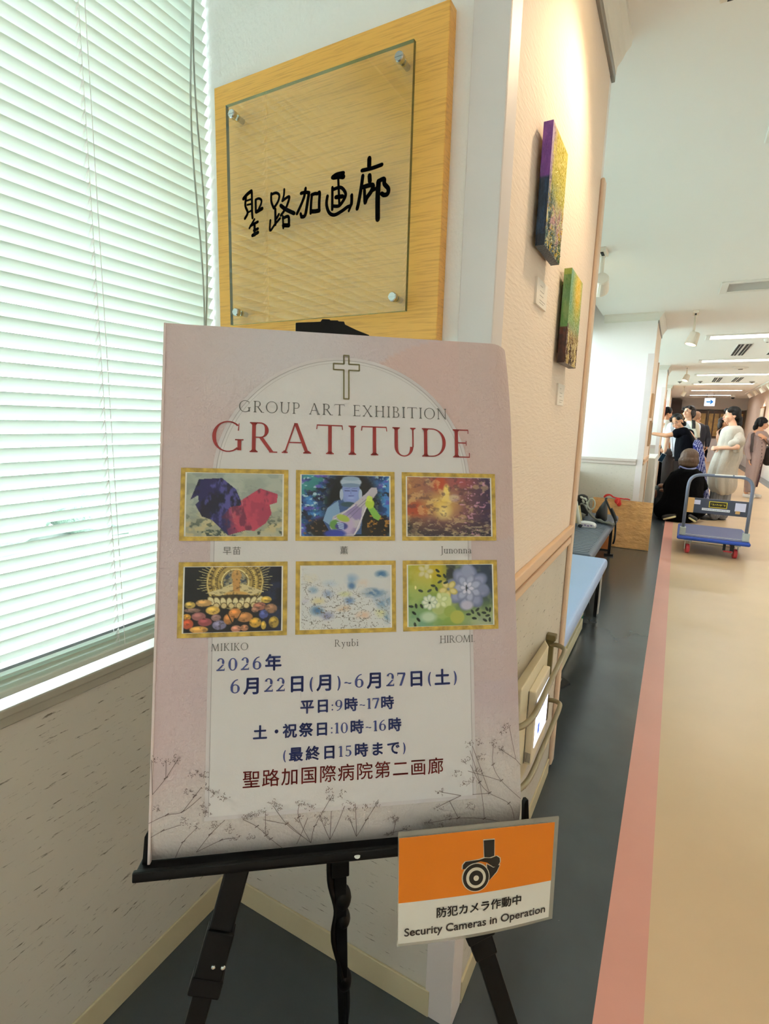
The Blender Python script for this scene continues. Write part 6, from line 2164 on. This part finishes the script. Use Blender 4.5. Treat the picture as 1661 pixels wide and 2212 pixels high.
# -- woman in a black top and checked skirt leaning towards the pillar
y = 9.65
t = thing('person', 'woman with glasses in a black top and blue checked skirt, reaching left past the pillar', 'person', (.30, y, 0))
J = dict(head=W_(1462.5, 910.5, y - .06), look=(-22, -16, -17), neck=W_(1473, 929, y), pelvis=W_(1503, 975, y),
         shR=W_(1472, 934, y - .1), shL=W_(1487, 938, y + .14), elR=W_(1440, 941, y - .12), wrR=W_(1411, 937, y - .05), elL=W_(1490, 957, y + .1), wrL=W_(1486, 974, y + .02),
         hdR=V3((-1, .1, .05)), hnR=V3((0, .3, -1)), hdL=V3((0, 0, -1)))
legs(J, J['pelvis'].x - .06, J['pelvis'].x + .08, y, .86, (-.5, -.8, 0))
h, HM = body_mesh(t, J, m_skin)
face(t, h, HM)
gl = MB()
for s in (-1, 1):
    gl.tube([h(s * .031 + .021 * math.cos(a * PI / 8), -.092, -.006 + .016 * math.sin(a * PI / 8)) for a in range(17)], .0016, n=5, cap=False)
    gl.tube([h(s * .052, -.091, -.004), h(s * .074, .01, -.01)], .0016, n=5)
gl.tube([h(-.010, -.093, -.002), h(.010, -.093, -.002)], .0016, n=5)
gl.build('glasses', mat('glasses_dark', '#2a2220', rough=.3), t)
hb = MB()
hb.ell(h(0, .022, .046), (.082, .094, .082), M=HM)
hb.ell(h(0, .078, -.02), (.066, .045, .075), M=HM)
hb.ell(h(.045, .095, -.075), (.035, .035, .045), M=HM)
for s in (-1, 1):
    hb.ell(h(s * .056, -.040, .055), (.028, .046, .036), M=HM)
remeshed('hair', hb, m_hair, t, voxel=.006, smooth=3)
m_top = mat('navy_black_top', '#04050b', rough=.95, spec=.1, bump=((18, 18, 8), .7, .02))
b = loft_px([(924, 1468, 1484, .09), (928, 1464, 1489, .13), (938, 1461, 1496, .17), (950, 1459, 1503, .19), (962, 1457, 1510, .2), (975, 1456, 1516, .2), (986, 1456, 1508, .19), (995, 1457, 1480, .14)], y, amp=.03, k=6)
b.build('top', m_top, t, smooth=True)
b = MB()
b.cap(J['shR'] + V3((.03, 0, 0)), J['shR'].lerp(J['elR'], .28), .085, .078)
b.cap(J['shL'], J['shL'].lerp(J['elL'], .5), .085, .075)
remeshed('sleeves', b, m_top, t, voxel=.010, smooth=4)
m_check = mat('checked_skirt', '#1e2a78', rough=.85)
nt = m_check.node_tree
tcn = nt.nodes.new('ShaderNodeTexCoord')
mpn = nt.nodes.new('ShaderNodeMapping')
mpn.inputs['Scale'].default_value = (44, 44, 44)
mpn.inputs['Rotation'].default_value = (0, 0, .3)
vr = nt.nodes.new('ShaderNodeTexVoronoi')
vr.inputs['Scale'].default_value = 1.0
vr.inputs['Randomness'].default_value = 0.12
rp = nt.nodes.new('ShaderNodeMapRange')
rp.inputs[1].default_value = .36
rp.inputs[2].default_value = .42
mxn = nt.nodes.new('ShaderNodeMix')
mxn.data_type = 'RGBA'
mxn.inputs[6].default_value = (*rgb('#cfd6f2'), 1)
mxn.inputs[7].default_value = (*rgb('#1c2672'), 1)
nt.links.new(tcn.outputs['Object'], mpn.inputs[0])
nt.links.new(mpn.outputs[0], vr.inputs['Vector'])
nt.links.new(vr.outputs['Distance'], rp.inputs[0])
nt.links.new(rp.outputs[0], mxn.inputs[0])
nt.links.new(mxn.outputs[2], nt.nodes['Principled BSDF'].inputs['Base Color'])
b = loft_px([(950, 1489, 1510, .10), (958, 1484, 1517, .17), (974, 1482, 1520.5, .20), (990, 1482, 1523, .22), (1018, 1484, 1525, .24), (1050, 1484, 1529.5, .27), (1078, 1484, 1533, .29)], y, amp=.03, k=8)
b.build('skirt', m_check, t, smooth=True)
shoes(t, J, m_shoe)

# -- woman with her head tilted back
y = 10.45
t = thing('person', 'person in a white shirt and beige shawl, head tilted back, phone in hand', 'person', (.05, y, 0))
J = dict(head=W_(1488, 890.5, y), look=(-40, 16, -9), neck=W_(1486, 912, y + .02), pelvis=W_(1470, 985, y),
         shR=W_(1450, 922, y - .04), shL=W_(1503, 922, y + .06), elR=W_(1441, 949, y - .08), wrR=W_(1436, 974, y - .14), elL=W_(1500, 948, y + .1), wrL=W_(1488, 966, y + .04),
         hdR=V3((-.35, -.1, -1)), hnR=V3((1, .2, 0)), curlR=.7)
legs(J, -.09, .06, y, .88, (-.4, -.9, 0), .05)
h, HM = body_mesh(t, J, m_skin2)
face(t, h, HM)
hb = MB()
hb.ell(h(0, .024, .046), (.087, .100, .084), M=HM)
hb.ell(h(0, .068, -.020), (.078, .052, .085), M=HM)
for s in (-1, 1):
    hb.ell(h(s * .058, -.045, .058), (.032, .045, .034), M=HM)
hb.ell(h(0, -.062, .066), (.05, .032, .022), M=HM)
hb.ell(h(.070, .012, -.020), (.020, .046, .055), M=HM)
remeshed('hair', hb, mat('hair_dark_brown', '#1c110d', rough=.6, spec=.25, bump=((60, 60, 12), .8, .01)), t, voxel=.006, smooth=3)
m_shirt = mat('white_shirt', '#e3e8f2', rough=.8, bump=((16, 16, 7), .6, .02))
b = loft_px([(911, 1476, 1497, .08), (915, 1458, 1503, .11), (922, 1448, 1507, .14), (940, 1447, 1507, .16), (960, 1448, 1503, .16), (986, 1446, 1496, .17)], y, amp=.03, k=7)
b.build('shirt', m_shirt, t, smooth=True)
b = MB()
b.cap(J['shR'], J['shR'].lerp(J['elR'], .62), .075, .072)
b.cap(J['shL'], J['shL'].lerp(J['elL'], .62), .075, .072)
remeshed('sleeves', b, m_shirt, t, voxel=.010, smooth=4)
b = loft_px([(909, 1483, 1500, .13), (914, 1484, 1508, .17), (926, 1490, 1511, .19), (945, 1500, 1512, .18)], y - .02, amp=.02)
b.build('shawl', mat('beige_shawl', '#c8c0ac', rough=.9), t, smooth=True)
b = MB()
b.tube([W_(1498, 908, y - .19), W_(1498.5, 916, y - .225), W_(1498, 926, y - .24)], .028, n=8, squash=(1, .25))
b.build('strap', m_blackm, t)
b = MB()
b.cap(W_(1448, 925, y - .15), W_(1454, 980, y - .19), .012, .012)
b.build('shirt_placket', m_shirt, t, smooth=True)
trousers(t, J, mat('brown_trousers', '#3a302e', rough=.85), .105, .09, .075)
shoes(t, J, m_shoe)
ph_c = J['wrR'] + V3((-.03, -.03, -.115))
t = thing('phone', 'dark phone in a pale case held low by the white-shirted person', 'phone', ph_c)
PM = Matrix.Translation(ph_c) @ Euler((.25, .35, .15)).to_matrix().to_4x4()
b = MB(); b.box((-.038, -.006, -.075), (.038, .004, .075), PM)
b.build('case', mat('phone_case', '#b9c0c8', rough=.4), t, bevel=.004)
b = MB(); b.box((-.034, -.0075, -.070), (.034, -.0058, .070), PM)
b.build('screen', mat('phone_screen', '#22384a', rough=.15), t)

# -- black-haired man beside the third pillar
y = 13.7
t = thing('person', 'black-haired man in a pale shirt and black trousers, half hidden at the third pillar', 'person', (-.24, y, 0))
J = dict(head=W_(1443, 891.5, y), look=(115, -14, 0), neck=W_(1440, 909, y), pelvis=W_(1437, 972, y),
         shL=W_(1446, 917, y + .16), shR=W_(1436, 917, y - .16), elL=W_(1449, 945, y + .2), wrL=W_(1452, 968, y + .1), elR=W_(1440, 946, y - .2), wrR=W_(1447, 968, y - .16))
legs(J, J['pelvis'].x - .07, J['pelvis'].x + .07, y, .86, (1, -.2, 0))
h, HM = body_mesh(t, J, m_skin)
face(t, h, HM)
hb = MB()
hb.ell(h(0, .026, .044), (.086, .100, .085), M=HM)
hb.ell(h(0, .075, -.030), (.070, .045, .080), M=HM)
for s in (-1, 1):
    hb.ell(h(s * .066, .005, .015), (.020, .050, .045), M=HM)
remeshed('hair', hb, m_hair, t, voxel=.007, smooth=3)
b = loft_px([(907, 1434, 1447, .11), (912, 1429, 1451, .20), (930, 1428, 1453, .24), (950, 1428, 1453, .24), (972, 1428, 1450, .2)], y, amp=.02)
b.build('shirt', mat('grey_white_shirt', '#c9c9c2', rough=.85), t, smooth=True)
trousers(t, J, m_blk, .105, .09, .08)
shoes(t, J, m_shoe)

# -- man in the dark jacket walking away
y = 13.2
t = thing('person', 'man in a dark jacket walking away, before the brass name boards', 'person', (.42, y, 0))
J = dict(head=W_(1505, 901, y), look=(150, 0, 0), neck=W_(1507, 916, y), pelvis=W_(1508, 972, y),
         shL=W_(1524, 925, y), shR=W_(1495, 925, y + .05), elL=W_(1529.5, 947, y + .02), wrL=W_(1527.5, 962, y - .06), elR=W_(1492, 948, y), wrR=W_(1493, 968, y - .1),
         hdL=V3((-.1, -.2, -1)), hnL=V3((-1, 0, 0)))
legs(J, J['pelvis'].x - .08, J['pelvis'].x + .08, y, .86, (.2, 1, 0), .12)
h, HM = body_mesh(t, J, m_skin)
face(t, h, HM)
hb = MB()
hb.ell(h(0, .018, .045), (.079, .096, .080), M=HM)
hb.ell(h(0, .058, -.01), (.068, .042, .062), M=HM)
remeshed('hair', hb, mat('hair_thin', '#a57e62', rough=.5), t, voxel=.007, smooth=3)
m_jack = mat('dark_jacket', '#23242e', rough=.85, bump=((18, 18, 8), .6, .02))
b = loft_px([(914, 1501, 1515, .09), (919, 1496, 1523, .13), (930, 1494, 1527, .15), (950, 1495, 1523, .15), (972, 1495, 1519, .15)], y, amp=.02)
b.build('jacket', m_jack, t, smooth=True)
b = MB()
for S in 'LR':
    b.cap(J['sh' + S], J['el' + S], .072, .062)
    b.cap(J['el' + S], J['wr' + S], .062, .048)
remeshed('sleeves', b, m_jack, t, voxel=.010, smooth=4)
trousers(t, J, m_blk, .10, .085, .075)
shoes(t, J, m_shoe)

# -- person mostly hidden behind the linen dress
y = 14.2
t = thing('person', 'dark-haired person mostly hidden behind the woman in the linen dress', 'person', (.82, y, 0))
J = dict(head=W_(1563, 913, y), look=(40, 0, 0), neck=W_(1563, 928, y), pelvis=W_(1563, 980, y),
         shL=W_(1572, 934, y), shR=W_(1553, 934, y), elL=W_(1574, 954, y), wrL=W_(1573, 974, y - .05), elR=W_(1552, 954, y), wrR=W_(1554, 974, y - .05))
legs(J, J['pelvis'].x - .08, J['pelvis'].x + .08, y, .82, (0, -1, 0))
h, HM = body_mesh(t, J, m_skin)
face(t, h, HM)
hb = MB()
hb.ell(h(0, .026, .040), (.095, .105, .090), M=HM)
hb.ell(h(0, .060, -.06), (.090, .055, .110), M=HM)
for s in (-1, 1):
    hb.ell(h(s * .080, .0, -.05), (.028, .05, .09), M=HM)
remeshed('hair', hb, mat('hair_dark_brown', '#22140f'), t, voxel=.008, smooth=3)
b = loft_px([(927, 1557, 1569, .09), (933, 1551, 1575, .13), (960, 1552, 1574, .15), (985, 1551, 1575, .15)], y, amp=.02)
b.build('top', m_blk, t, smooth=True)
trousers(t, J, m_blk, .10, .085, .075)
shoes(t, J, m_shoe)
